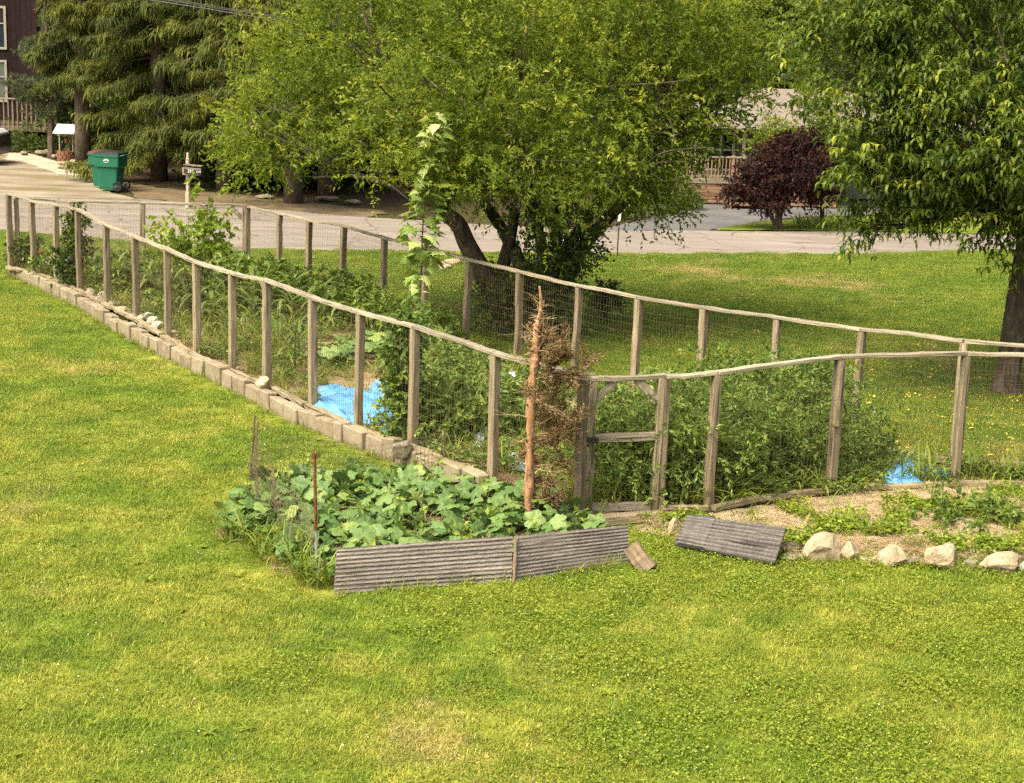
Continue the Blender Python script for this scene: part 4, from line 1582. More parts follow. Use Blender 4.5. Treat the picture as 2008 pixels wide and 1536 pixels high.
# bare grey branches showing through the leaves
for px in [[(700, 215), (740, 225), (780, 240), (805, 260)], [(690, 345), (730, 352), (760, 360), (800, 390)], [(860, 112), (900, 125), (960, 130)], [(1310, 230), (1322, 260), (1318, 290), (1330, 310)], [(1270, 320), (1300, 300), (1350, 292), (1400, 290)], [(1260, 330), (1300, 318), (1345, 318)],
           [(1275, 335), (1300, 355), (1325, 350)], [(670, 262), (700, 250), (740, 232)], [(990, 240), (1010, 220), (1030, 195)]]:
    P = smooth_line(np.array([PY(a, b, YC - .7 + .1 * rng.normal()) for a, b in px]), 16)
    lich.tube(P, np.linspace(.024, .010, len(P)), 6)
lm.build('limbs', 'bark', t, smooth=True)
lich.build('branches', 'lichen', t)
P, D, cid = blob_twigs(cblobs, 9600, 18, .22)
V, Q, A = sprig_leaves(P, D, .42, 14, .078, .034)
world_mesh('crown', V, [Q], 'tree', t, A)
# shoots and suckers round the stems
sb = px_blobs(YC - .2, [(1090, 520, 45, 55), (1088, 600, 30, 48), (1040, 560, 60, 60), (985, 610, 40, 45), (955, 580, 22, 30), (1130, 470, 30, 40), (1080, 440, 70, 40)])
P, D, cid = blob_twigs(sb, 900, 12, .35, .05)
V, Q, A = sprig_leaves(P, D, .35, 11, .075, .036)
world_mesh('sucker_shoots', V, [Q], 'darkleaf', t, A)

# small dark shrub on the lawn beyond the fence
sh = G(1186, 628)
t = thing('shrub', 'small round dark shrub on the lawn behind the far fence', 'shrub', sh)
P, D, cid = blob_twigs(px_blobs(sh[1], [(1187, 592, 26, 28), (1180, 575, 14, 14)]), 170, 10, .35)
V, Q, A = sprig_leaves(P, D, .14, 11, .05, .026)
world_mesh('crown', V, [Q], 'darkleaf', t, A)
mb = MB()
for k in range(7):
    a = rng.random() * 6.28
    mb.tube(bez(sh, sh + [.03 * math.cos(a), .03 * math.sin(a), .15], sh + [.1 * math.cos(a), .1 * math.sin(a), .3], sh + [.18 * math.cos(a), .18 * math.sin(a), .45], 5), np.linspace(.012, .004, 5), 5)
mb.build('stems', 'bark', t)

# --- drooping-leaved tree at the right
rb = G(1972, 768)
YR = rb[1]
t = thing('drooping_tree', 'dark tree with long drooping leaves reaching in from the right', 'tree', rb)
P = smooth_line(np.array([PY(a, b, YR + .02 * k) for k, (a, b) in enumerate([(1972, 770), (1976, 740), (1984, 680), (1994, 600), (2006, 520), (2022, 430), (2040, 330), (2050, 200)])]), 40)
rr = np.interp(np.linspace(0, 1, len(P)), [0, .06, .2, 1], [.27, .205, .18, .11])
MB().tube(P, rr, 12).build('trunk', 'bark', t, smooth=True)
top = P[-12]
rblobs = px_blobs(YR, [(1700, 100, 130, 110, -.6), (1850, 40, 170, 110, -.4), (1990, 120, 140, 130, -1.0), (1740, 250, 105, 95, -1.0), (1880, 250, 140, 110, -1.4), (1990, 300, 110, 110, -1.2),
                       (1700, 370, 60, 75, -.8), (1790, 370, 90, 70, -.6), (1905, 390, 100, 60, -1.0), (1690, 450, 38, 38, -.7), (1730, 440, 45, 35, -.5), (1620, 130, 80, 90, -.2), (2100, 200, 150, 200, -.3),
                       (1860, 180, 180, 160, 1.2), (1760, 300, 110, 100, .8), (2100, 400, 120, 90, -.3), (1985, 520, 28, 25, -.9), (1935, 470, 22, 35, -.9), (1850, -60, 260, 90, .3), (1820, 435, 55, 25, -.7), (1665, 300, 40, 60, -.8), (1960, 440, 60, 30, -.6), (2030, 400, 60, 50, -1.0), (2010, 460, 40, 25, -.9), (1880, 330, 90, 50, -1.6)])
lm, fw = MB(), MB()
for c, r in rblobs:
    limb_paths(lm, top if c[2] > 3.2 else P[-9], [(c, r)], .055, 9, 6, fw)
# fan of bare twigs in the gap
gp = PY(1870, 330, YR - .6)
for k in range(16):
    e_ = gp + np.array([rng.uniform(-.45, .15), rng.normal() * .2, -rng.uniform(.25, .75)])
    fw.tube(bez(gp, gp * .7 + e_ * .3, gp * .3 + e_ * .7 + rng.normal(size=3) * .05, e_, 6), np.linspace(.008, .002, 6), 4)
lm.build('limbs', 'bark', t, smooth=True)
fw.build('branches', 'bark', t)
Pt, D, cid = blob_twigs(rblobs, 3300, 14, .22)
n_ = 9
tt = (np.arange(n_) + .5) / n_
Pl = (Pt[:, None] + D[:, None] * (tt * .28)[None, :, None]).reshape(-1, 3)
az = (rng.random(len(Pt))[:, None] * 6.28 + np.arange(n_)[None] * 2.4).ravel()
base = np.repeat(np.clip(rng.normal(size=len(Pt)) * .22 + .42 + .3 * (rng.random(len(Pt)) < .12), 0, 1), n_)
V, Q, A = ribbons(Pl, az, rng.normal(size=len(Pl)) * .25 + .45, rng.uniform(.13, .21, len(Pl)), rng.uniform(.030, .042, len(Pl)), rng.uniform(1.5, 2.7, len(Pl)), 5, np.clip(base + rng.normal(size=len(Pl)) * .12, 0, 1))
world_mesh('crown', V, [Q], 'peach', t, A)


# --- spruces by the road
def spruce(loc, Ht, Rm, z0, label, zvis=7.0, dens=1.0, lean=0.0):
    t = thing('spruce_tree', label, 'tree', loc)
    loc = np.array(loc, float)
    tp_ = np.stack([loc[0] + lean * np.linspace(0, 1, 12), np.full(12, loc[1]), np.linspace(-.1, Ht, 12)], 1)
    MB().tube(tp_, np.linspace(.27, .03, 12) * (Ht / 15) ** .3, 9).build('trunk', 'sprucebark', t, smooth=True)
    bm_, RP, RA, RE, RL, RW, RB, RR = MB(), [], [], [], [], [], [], []
    z = z0
    while z < Ht - .3:
        dn = dens if z < zvis else dens * .35
        for b in range(rng.integers(4, 7)):
            az = rng.random() * 6.283
            R_ = Rm * (1 - z / Ht) ** .75 * rng.uniform(.55, 1.1)
            c0 = np.array([loc[0] + lean * z / Ht, loc[1], z + rng.normal() * .1])
            h_ = np.array([math.cos(az), math.sin(az), 0])
            sg = R_ * rng.uniform(.15, .4)
            pts = bez(c0, c0 + h_ * R_ * .35 + [0, 0, .1], c0 + h_ * R_ * .7 + [0, 0, -sg * .9], c0 + h_ * R_ + [0, 0, -sg * .75], 8)
            bm_.tube(pts, np.linspace(.03, .008, 8), 4)
            nb_ = int(34 * dn * R_)
            if not nb_:
                continue
            f = rng.uniform(.22, 1.0, nb_)
            o_ = np.stack([np.interp(f, np.linspace(0, 1, 8), pts[:, a]) for a in range(3)], 1)
            sd_ = np.where(rng.random(nb_) < .5, 1, -1)
            off = sd_ * rng.random(nb_) * .34 * (1.15 - f) * R_ * .6
            o_ += np.stack([-h_[1] * off, h_[0] * off, -np.abs(off) * .25], 1)
            k = 7
            RP.append(np.repeat(o_, k, 0) + rng.normal(size=(nb_ * k, 3)) * np.array([.05, .05, .06]))
            a_ = az + np.repeat(sd_, k) * rng.uniform(.1, 1.3, nb_ * k)
            RA.append(a_)
            RE.append(rng.normal(size=nb_ * k) * .5 - .2)
            RL.append(np.repeat(rng.uniform(.10, .5, nb_), k) * rng.uniform(.3, 1.1, nb_ * k))
            RW.append(rng.uniform(.016, .034, nb_ * k))
            RB.append(rng.uniform(.9, 1.9, nb_ * k))
            tone = rng.uniform(.1, .55) + (.25 if rng.random() < .12 else 0)
            RR.append(np.clip(tone + np.repeat(f, k) * .2 + rng.normal(size=nb_ * k) * .12, 0, 1))
        z += rng.uniform(.22, .38) if z < zvis else .55
    bm_.build('branches', 'sprucebark', t)
    V, Q, A = ribbons(np.concatenate(RP), np.concatenate(RA), np.concatenate(RE), np.concatenate(RL), np.concatenate(RW), np.concatenate(RB), 3, np.concatenate(RR))
    world_mesh('crown', V, [Q], 'spruce', t, A)
    return t


s1, s2, s3 = G(312, 352), G(163, 325), G(575, 396)
spruce(s1, 15, 3.1, .9, 'tall drooping spruce standing behind the mailbox', dens=1.15)
spruce(s2, 15, 2.0, 3.0, 'spruce behind the green bins with a bare orange-brown lower trunk', dens=1.1)
spruce(s3, 17, 3.6, 2.2, 'thick-trunked spruce at the road edge left of the leafy tree', dens=1.0)
spruce(G(440, 372), 14, 2.4, 1.3, 'paler spruce between the mailbox and the thick-trunked spruce', dens=1.1)
spruce(G(628, 388) + [0, 1.5, 0], 16, 3.2, 2.4, 'dark spruce just right of the thick-trunked one', dens=.8)
spruce(G(240, 330) + [0, 4, 0], 16, 3.4, 1.0, 'dark spruce in the second row behind the green bins', dens=.7)
spruce(G(480, 350) + [0, 6, 0], 17, 3.6, .8, 'dark spruce deep in the second row behind the roadside spruces', dens=.7)
spruce(G(720, 372) + [0, 5, 0], 15, 3.4, .8, 'dark spruce hidden deep behind the leafy tree', dens=.6)

# --- pine before the brown house
pb = G(100, 306)
t = thing('pine_tree', 'blue-green tufted pine before the dark brown house', 'tree', pb)
pbl = px_blobs(pb[1], [(110, 55, 40, 22), (90, 85, 42, 20), (120, 125, 38, 20), (75, 110, 35, 18), (60, 170, 42, 20), (105, 165, 40, 20), (130, 185, 28, 15), (95, 215, 40, 14), (120, 15, 40, 22), (145, 90, 24, 40), (110, -40, 40, 30), (65, 185, 30, 12)])
P = np.array([pb + [0, 0, -.1], pb + [.05, 0, 2], pb + [-.05, 0, 4.5], pb + [0, 0, 7.5]])
mb = MB().tube(smooth_line(P, 12), np.linspace(.13, .05, 13), 7)
for c, r in pbl:
    zz = min(max(c[2] - .3, .5), 7)
    mb.tube(bez([pb[0], pb[1], zz], [pb[0] * .6 + c[0] * .4, c[1], zz], [pb[0] * .2 + c[0] * .8, c[1], c[2] - .1], c, 6), np.linspace(.04, .012, 6), 5)
mb.build('trunk', 'sprucebark', t)
P, D, cid = blob_twigs(pbl, 2600, 10, .25)
k = 22
V, Q, A = leaf_quads(np.repeat(P, k, 0) + np.repeat(D, k, 0) * rng.random((len(P) * k, 1)) * .12, np.repeat(D, k, 0) * .5 + rng.normal(size=(len(P) * k, 3)) * .7 + [0, 0, .5], .13, .018, np.repeat(rng.random(len(P)) * .9, k) + rng.random(len(P) * k) * .1)
world_mesh('crown', V, [Q], 'pine', t, A)

# --- red maple by the right-hand drive
mbse = G(1526, 449)
t = thing('red_maple', 'low spreading dark red maple by the driveway', 'tree', mbse)
rbl = px_blobs(mbse[1], [(1485, 368, 40, 20), (1545, 362, 42, 24), (1598, 352, 30, 30, .3), (1600, 305, 40, 30, .3), (1530, 310, 45, 26, .4), (1490, 335, 34, 18, .2), (1565, 280, 40, 22, .5), (1450, 372, 30, 12), (1560, 330, 48, 24, -.3), (1620, 385, 24, 14, .2), (1505, 392, 40, 10, -.2)])
mb = MB()
for px in [[(1526, 450), (1515, 430), (1503, 408), (1485, 380)], [(1526, 450), (1524, 420), (1526, 390), (1530, 330)], [(1529, 450), (1531, 420), (1545, 395), (1590, 370)], [(1530, 450), (1532, 415), (1560, 360), (1600, 320)]]:
    mb.tube(smooth_line(np.array([PY(a, b, mbse[1]) for a, b in px]), 15), np.linspace(.075, .03, 16), 6)
mb.build('trunk', 'bark', t)
P, D, cid = blob_twigs(rbl, 2000, 14, .26)
V, Q, A = sprig_leaves(P, D, .3, 12, .085, .045, .3)
world_mesh('crown', V, [Q], 'redmaple', t, A)


# --- young roadside tree before the right-hand house
yb = G(1612, 441)
t = thing('young_tree', 'thin young green tree on the verge behind the red maple', 'tree', yb)
ybl = px_blobs(yb[1], [(1530, 262, 42, 26), (1585, 240, 45, 30), (1625, 280, 35, 34), (1550, 318, 22, 20), (1610, 200, 45, 35), (1640, 340, 22, 30), (1500, 285, 26, 18)])
mb = MB()
mb.tube(smooth_line(np.array([yb - [0, 0, .1], PY(1612, 380, yb[1]), PY(1606, 320, yb[1]), PY(1600, 250, yb[1])]), 12), np.linspace(.07, .03, 13), 7)
for c, q in ybl:
    p0 = PY(1606, 325, yb[1])
    mb.tube(bez(p0, p0 * .6 + c * .4 + [0, 0, .2], p0 * .25 + c * .75 + [0, 0, .15], c, 7), np.linspace(.025, .008, 7), 5)
mb.build('trunk', 'bark', t)
P, D, cid = blob_twigs(ybl, 620, 12, .3)
V, Q, A = sprig_leaves(P, D, .35, 11, .09, .042)
world_mesh('crown', V, [Q], 'tree', t, A)


# --- woodland behind
def bushy(seed, ht, rad, nt, leafL, leafW, mat, ntw=150, nl=10):
    r = np.random.default_rng(seed)
    bl = [((r.normal() * rad * .45, r.normal() * rad * .45, ht * f), np.array([rad, rad, ht * .22]) * r.uniform(.75, 1.1)) for f in np.linspace(.22, .86, nt)]
    P, D, c = blob_twigs(bl, ntw, 12, .36, .05)
    V, Q, A = sprig_leaves(P, D, .2, nl, leafL, leafW, .5)
    me = np_mesh('foliage', V, [Q], A)
    me.materials.append(MT[mat])
    mb = MB()
    for c, q in bl:
        for k in range(2):
            e_ = np.array(c) + sphere_pts(1)[0] * q * .9
            mb.tube(bez([0, 0, 0], [c[0] * .3, c[1] * .3, c[2] * .5], c, e_, 6), np.linspace(.012, .004, 6), 5)
    V, Fs, A = mb.parts()
    ms_ = np_mesh('stems', V, Fs, A)
    ms_.materials.append(MT['stem'])
    return me, ms_


def wood_crown(seed, n=2600):
    r = np.random.default_rng(seed)
    bl = []
    for k in range(13):
        a, z = r.random() * 6.28, r.random()
        R_ = 2.3 * math.sin(math.pi * (z * .8 + .15))
        bl.append(((R_ * math.cos(a), R_ * math.sin(a), 2.2 + z * 6.5), np.array([1.35, 1.35, 1.05]) * r.uniform(.8, 1.25)))
    P, D, c = blob_twigs(bl, n, 10, .28)
    V, Q, A = sprig_leaves(P, D, .55, 9, .17, .10)
    crown = np_mesh('crown', V, [Q], A)
    crown.materials.append(MT['woods'])
    mb = MB()
    mb.tube(np.array([[0, 0, -.2], [.05, 0, 2], [0, .05, 5], [0, 0, 8]]), [.22, .18, .14, .05], 8)
    for c, q in bl:
        mb.tube(bez([0, 0, max(1.5, c[2] - 1.5)], [c[0] * .3, c[1] * .3, c[2] - .9], [c[0] * .7, c[1] * .7, c[2] - .3], c, 6), np.linspace(.07, .02, 6), 5)
    V, Fs, A = mb.parts()
    tr_ = np_mesh('trunk', V, Fs, A)
    tr_.materials.append(MT['bark'])
    return crown, tr_


wc = [wood_crown(200 + k) for k in range(4)]
spots = [(700, 58, 'behind the dark spruces'), (840, 55, 'left of centre behind the leafy tree'), (950, 60, 'at centre behind the leafy tree'),
         (1070, 56, 'right of centre behind the leafy tree'), (1190, 60, 'left of the right-hand house'), (1300, 66, 'behind the left part of the right-hand roof'), (1450, 68, 'behind the right-hand house roof'), (1580, 66, 'behind the red maple'), (1700, 60, 'right of the house, behind the drooping tree'),
         (1820, 62, 'beyond the driveway behind the drooping tree'), (1940, 58, 'beyond the driveway near the right picture edge'), (2080, 62, 'past the right picture edge'), (330, 66, 'behind the tall drooping spruce'), (560, 66, 'behind the thick-trunked spruce'), (180, 68, 'behind the pine')]
for k, (px, Y, lab) in enumerate(spots):
    b = PY(px, 330, Y)
    b[2] = 0
    t = thing('woodland_tree', 'woodland tree ' + lab, 'tree', b, 'woodland trees behind the houses')
    cr_, tk_ = wc[k % 4]
    rz = rng.random() * 6.28
    s_ = rng.uniform(.85, 1.15)
    for nm, me in (('crown', cr_), ('trunk', tk_)):
        o = put(nm, me, None, t, b, (0, 0, rz))
        o.scale = (s_ * 1.1, s_ * 1.1, s_)
# hillside woods, one mass
hp = []
for k in range(150):
    x, y = rng.uniform(-45, 55), rng.uniform(74, 125)
    z = max(0, (y - 62) / 60) ** 1.4 * 16 - .5
    hp.append((x, y, z))
scatter('woods', np.array(hp), [a for a, b in wc], 'mass of woodland covering the hillside behind everything', 'woods', sc=rng.uniform(.9, 1.5, 150))
ug = [bushy(900 + k, 1.6, .9, 5, .12, .07, 'darkleaf', 260, 9)[0] for k in range(3)]
up_ = [G(rng.uniform(380, 1330), rng.uniform(352, 384)) * [1, 1, 0] + [0, 2.2, -.05] for k in range(95)]
up_ += [PY(rng.uniform(160, 330), 300, rng.uniform(58, 64)) * [1, 1, 0] for k in range(20)]
up_ += [PY(rng.uniform(1180, 1340), 300, rng.uniform(53, 60)) * [1, 1, 0] for k in range(22)]
scatter('undergrowth', np.array(up_), ug, 'dark undergrowth in the shade beneath the roadside trees', 'undergrowth', sc=rng.uniform(.7, 1.4, len(up_)))
# low shrubs along the back of the road and round the house
def shrub_row(lst, mat, what):
    for px, py, rx, ry, lab in lst:
        b = G(px, py)
        t = thing('shrub', lab, 'shrub', b)
        P, D, c = blob_twigs(px_blobs(b[1], [(px, py - ry * .9, rx, ry), (px - rx * .5, py - ry * .6, rx * .5, ry * .6), (px + rx * .5, py - ry * .7, rx * .5, ry * .6)]), 260, 10, .3, .03)
        V, Q, A = sprig_leaves(P, D, .25, 9, .085, .045)
        world_mesh('crown', V, [Q], mat, t, A)
        mb = MB()
        for k in range(6):
            mb.tube(np.array([b, b + [rng.normal() * .1, rng.normal() * .1, .3], b + [rng.normal() * .25, rng.normal() * .2, .6]]), [.015, .01, .005], 4)
        mb.build('stems', 'bark', t)


shrub_row([(1290, 415, 50, 24, 'low green bush left of the plank-sided deck'), (1220, 425, 60, 22, 'low green bush beside the road marker'), (1340, 408, 30, 20, 'small green bush at the corner of the plank-sided deck')], 'darkleaf', 0)
shrub_row([(40, 298, 36, 22, 'leafy plants under the left end of the grey deck'), (85, 300, 30, 14, 'leafy plants under the grey deck behind the stone heap')], 'darkleaf', 0)
shrub_row([(1770, 470 - 28, 40, 22, 'bush across the road under the drooping tree')], 'darkleaf', 0)

# ------------------------------------------------------------------ houses
def house_left():
    Y = G(30, 285)[1] + 2.2
    xr = PY(74, 100, Y)[0]
    base = np.array([xr - 3, Y, 0])
    t = thing('brown_house', 'dark brown wood-sided house at the upper left edge', 'house', base)
    MB().box((xr - 4, Y + 3, 4), (8, 6, 8)).build('wall', 'darksiding', t)
    me = None
    x = xr - .1
    k = 0
    while x > xr - 4.2:
        o = MB().box((x, Y - .012, 4), (.19, .03, 7.98)).build('siding_board', 'darksiding', t)
        x -= .2
    for (x0, y0, x1, y1) in [(-60, 12, 11, 95), (-60, 118, 13, 198)]:
        a, b = PY(x0, y1, Y - .06), PY(x1, y0, Y - .06)
        f = thing_part('window', t)
        fr = MB()
        wd = .09
        for c, s_ in (((b[0] - wd / 2, Y - .05, (a[2] + b[2]) / 2), (wd, .06, b[2] - a[2])), ((a[0] + wd / 2, Y - .05, (a[2] + b[2]) / 2), (wd, .06, b[2] - a[2])),
                      (((a[0] + b[0]) / 2, Y - .05, b[2] - wd / 2), (b[0] - a[0] - .19, .058, wd)), (((a[0] + b[0]) / 2, Y - .05, a[2] + wd / 2), (b[0] - a[0] - .19, .058, wd)), (((a[0] + b[0]) / 2, Y - .05, a[2] * .4 + b[2] * .6), (b[0] - a[0] - .19, .05, .05))):
            fr.box(c, s_)
        fr.build('frame', 'cream', f)
        MB().box(((a[0] + b[0]) / 2, Y - .035, (a[2] + b[2]) / 2), (b[0] - a[0] - .1, .02, b[2] - a[2] - .1)).build('pane', 'glass' if y0 < 50 else 'glassgreen', f)
    MB().box((xr - 4, Y + 3, 8.1), (8.8, 7, .2)).build('roof', 'darksiding', t)
    # deck
    Yd = Y - 1.9
    xd = PY(136, 240, Yd)[0]
    zf, zr = PY(70, 247, Yd)[2], PY(70, 196, Yd)[2]
    xl = xd - 4.2
    dk = thing('grey_deck', 'weathered grey-brown deck with baluster railing before the brown house', 'deck', (xd - 2, Yd, 0))
    MB().box(((xl + xd) / 2, Yd + .95, zf), (xd - xl, 1.9, .05)).build('deck_floor', 'greydeck', dk)
    MB().box(((xl + xd) / 2, Yd - .02, zf - .12), (xd - xl, .04, .2)).build('rim_board', 'greydeck', dk)
    beam('hand_rail', (xl, Yd, zr), (xd, Yd, zr), .14, .045, 'rail', dk)
    beam('bottom_rail', (xl, Yd, zf + .12), (xd, Yd, zf + .12), .05, .08, 'greydeck', dk)
    x = xl + .08
    while x < xd:
        beam('baluster', (x, Yd - .035, zf - .2), (x, Yd - .035, zr - .025), .055, .03, 'greydeck', dk, seg=2, wob=.001)
        x += .17
    for x in (xl + .1, xl + 2.1, xd - .1):
        beam('deck_post', (x, Yd + .06, -.1), (x, Yd + .06, zr - .03), .1, .1, 'greydeck', dk, seg=3)
    # planter box on the rail
    a = PY(50, 196, Yd)
    o = MB().box((a[0], Yd, zr + .1), (.55, .2, .16)).build('planter_box', 'darksteel', None, origin=(a[0], Yd, zr))
    tag(o, 'black planter box on the railing of the grey deck', 'planter')


def thing_part(name, parent):
    o = put(name, None, None, parent, WL[parent.name])
    return o


house_left()


def house_right():
    b0 = G(1343, 397)
    Y = b0[1]
    x0 = b0[0]
    x1 = PY(1450, 395, Y)[0]
    x2 = PY(1640, 395, Y)[0]
    zf = PY(1400, 351, Y)[2]
    zr = PY(1400, 309, Y)[2]
    dk = thing('plank_deck', 'tan deck with plank skirting and thin balusters across the road', 'deck', b0)
    n = 6
    for k in range(n):
        hz = (zf - .12) / n
        beam('skirt_plank', (x0, Y, hz * (k + .5)), (x2, Y, hz * (k + .5)), .03, hz - .012, 'deckwood', dk, wob=.002)
        beam('skirt_plank', (x0 - .01, Y + .03, hz * (k + .5)), (x0 - .01, Y + 3, hz * (k + .5)), .03, hz - .012, 'deckwood', dk, wob=.002)
    MB().box(((x0 + x2) / 2, Y + 1.5, zf - .045), (x2 - x0 + .1, 3.1, .08)).build('deck_floor', 'rail', dk)
    beam('rim_board', (x0 - .03, Y - .035, zf - .06), (x2, Y - .035, zf - .06), .03, .15, 'rail', dk)
    beam('hand_rail', (x0, Y, zr), (x1 + .1, Y, zr + .02), .11, .05, 'rail', dk)
    beam('hand_rail', (x0, Y + .08, zr - .01), (x0, Y + 2.9, zr - .01), .11, .05, 'rail', dk)
    beam('bottom_rail', (x0, Y, zf + .1), (x1, Y, zf + .1), .05, .06, 'rail', dk)
    x = x0 + .1
    while x < x1:
        beam('baluster', (x, Y - .03, zf + .03), (x, Y - .03, zr - .03), .035, .03, 'deckwood', dk, seg=2, wob=.001)
        x += .105
    for x in (x0, x1 - .25, x1 + .1):
        beam('rail_post', (x, Y + .01, 0), (x, Y + .01, zr + .08), .1, .1, 'deckwood', dk, seg=3)
    for k in range(4):
        zz = zf * (4 - k) / 5
        MB().box((x1 - .1 - .0 * k + .15, Y - .2 - .24 * k, zz - .05), (1.1, .3, .06)).build('step', 'deckwood', dk)
        MB().box((x1 - .38, Y - .2 - .24 * k, zz / 2 - .04), (.05, .26, zz - .02)).build('step_side', 'deckwood', dk)
    Yh = Y + 3.05
    h = thing('pale_house', 'pale house with tan shingle roof half hidden behind the leafy tree', 'house', (x0 + 2, Yh, 0))
    ze = PY(1440, 240, Y)[2]
    xa, xb = x0 + .4, x0 + 9
    MB().box(((xa + xb) / 2, Yh + 3.5, ze / 2), (xb - xa, 7, ze)).build('wall', 'siding', h)
    zz = zf + .1
    while zz < ze - .1:
        beam('clapboard', (xa, Yh - .02, zz), (xb, Yh - .02, zz), .03, .14, 'siding', h, seg=2, wob=.0005, ref=np.array([0, -.15, 1]))
        zz += .15
    # roof: two slopes
    zr_ = PY(1460, 176, Y + 3)[2]
    V = np.array([[xa - .5, Y - .2, ze], [xb + .5, Y - .2, ze], [xb - 1.0, Yh + 2.2, zr_], [xa + .9, Yh + 2.2, zr_], [xa - .5, Yh + 7.5, ze], [xb + .5, Yh + 7.5, ze]])
    V = np.concatenate([V, V - [0, 0, .16]])
    Q = [[0, 1, 2, 3], [3, 2, 5, 4], [0, 6, 7, 1], [4, 5, 11, 10], [6, 9, 8, 7], [9, 10, 11, 8]]
    T = [[0, 3, 4], [1, 5, 2], [6, 10, 9], [7, 8, 11]]
    rf = world_mesh('roof', V, [np.array(Q), np.array(T)], 'shingle', h)
    MB().box(((xa + xb) / 2, Y - .23, ze - .08), (xb - xa + 1, .03, .17)).build('fascia', 'cream', rf)
    for px in (1366, 1458):
        q = PY(px, 300, Y + .25)
        beam('porch_post', (q[0], Y + .25, zf), (q[0], Y + .25, ze - .1), .1, .1, 'cream', h, seg=3)
    for a_, b_ in ((1385, 1440), (1475, 1530)):
        q0, q1 = PY(a_, 332, Yh - .05), PY(b_, 262, Yh - .05)
        f = thing_part('window', h)
        MB().box(((q0[0] + q1[0]) / 2, Yh - .05, (q0[2] + q1[2]) / 2), (q1[0] - q0[0], .04, q1[2] - q0[2])).build('pane', 'glass', f)
        fr = MB()
        for xx in (q0[0], (q0[0] + q1[0]) / 2, q1[0]):
            fr.box((xx, Yh - .075, (q0[2] + q1[2]) / 2), (.07, .04, q1[2] - q0[2] + .1))
        for z_ in (q0[2], (q0[2] * .45 + q1[2] * .55), q1[2]):
            fr.box(((q0[0] + q1[0]) / 2, Yh - .079, z_), (q1[0] - q0[0] + .1, .04, .07))
        fr.build('frame', 'white', f)


house_right()

# ------------------------------------------------------------------ roadside things
def loft(mb, rings):
    V = np.concatenate(rings)
    n = len(rings[0])
    Q = []
    for k in range(len(rings) - 1):
        for q in range(n):
            Q.append([k * n + q, k * n + (q + 1) % n, (k + 1) * n + (q + 1) % n, (k + 1) * n + q])
    return mb.add(V, Q)


def rrect(w_, d_, z, r=.05, n=4, cx=0, cy=0):
    out = []
    for sx_, sy_, a0 in ((1, 1, 0), (-1, 1, 90), (-1, -1, 180), (1, -1, 270)):
        for k in range(n):
            a = math.radians(a0 + 90 * k / (n - 1))
            out.append((cx + sx_ * (w_ / 2 - r) + r * math.cos(a), cy + sy_ * (d_ / 2 - r) + r * math.sin(a), z))
    return np.array(out)


def cart(base, rz, label, lidmat, s=1.0):
    """wheeled refuse cart; front faces -Y locally, wheels at +X side"""
    t = thing('refuse_cart', label, 'bin', base, 'bins at the driveway')
    cs, sn = math.cos(rz), math.sin(rz)
    R = np.array([[cs, -sn, 0], [sn, cs, 0], [0, 0, 1]])

    def fin(mb, name, mat, par, smooth=False):
        V, Fs, A = mb.parts()
        return world_mesh(name, (V * s) @ R.T + np.array(base), Fs, mat, par, A, smooth)
    hb = .98
    mb = MB()
    loft(mb, [rrect(.50, .46, .03), rrect(.52, .48, .1), rrect(.58, .56, .60), rrect(.60, .58, .62), rrect(.70, .66, .66), rrect(.72, .68, hb - .05), rrect(.76, .72, hb - .05), rrect(.76, .72, hb)])
    mb.add(rrect(.50, .46, .03)[::-1], None, None)
    n_ = 16
    b = mb.n - n_
    mb.Q.append(np.array([[b, b + 1, b + 2, b + 3], [b, b + 3, b + 4, b + 15], [b + 4, b + 5, b + 6, b + 7], [b + 15, b + 4, b + 7, b + 14], [b + 8, b + 9, b + 10, b + 11], [b + 7, b + 8, b + 11, b + 12], [b + 14, b + 7, b + 12, b + 13]]))
    fin(mb, 'body', 'bin', t)
    mb = MB()
    loft(mb, [rrect(.74, .70, hb + .004), rrect(.72, .68, hb + .05), rrect(.45, .40, hb + .085), rrect(.05, .05, hb + .09, .02)])
    fin(mb, 'lid', lidmat, t)
    mb = MB()
    mb.tube(np.array([[.36, -.26, hb - .03], [.46, -.26, hb - .0], [.46, .26, hb - .0], [.36, .26, hb - .03]]), .016, 6)
    fin(mb, 'handle', 'bin', t)
    for sy_ in (-1, 1):
        mb = MB()
        c = np.array([.30, sy_ * .31, .13])
        ang = np.linspace(0, 2 * math.pi, 25)
        ring = np.stack([c[0] + .115 * np.cos(ang), np.full(25, c[1]), c[2] + .115 * np.sin(ang)], 1)
        mb.tube(ring, .022, 6)
        w_ = fin(mb, 'wheel', 'rubber', t, True)
        mb = MB()
        for q in range(9):
            a = q * 2 * math.pi / 9
            mb.tube(np.array([c, c + [.10 * math.cos(a), 0, .10 * math.sin(a)]]), .009, 4)
        mb.tube(np.array([c + [0, -.03, 0], c + [0, .03, 0]]), .03, 8)
        fin(mb, 'hub', 'rim', w_)
    # worn pale emblem on the front
    mb = MB()
    u = np.linspace(0, 1, 9)
    up_ = np.stack([-.07 + .15 * u, np.full(9, -.338), .835 + .035 * np.sin(u * 3.1) + .008 * np.sin(u * 20)], 1)
    lo_ = np.stack([-.07 + .15 * u, np.full(9, -.338), .815 + .02 * np.sin(u * 3.1)], 1)
    V = np.concatenate([up_, lo_])
    mb.add(V, [[k, k + 1, 10 + k, 9 + k] for k in range(8)])
    for k in range(3):
        x_ = -.06 + .045 * k
        mb.add(np.array([[x_, -.338, .775], [x_ + .032, -.338, .775], [x_ + .036, -.338, .787], [x_ + .004, -.338, .787]]), [[0, 1, 2, 3]])
    fin(mb, 'emblem', 'white', t)
    return t


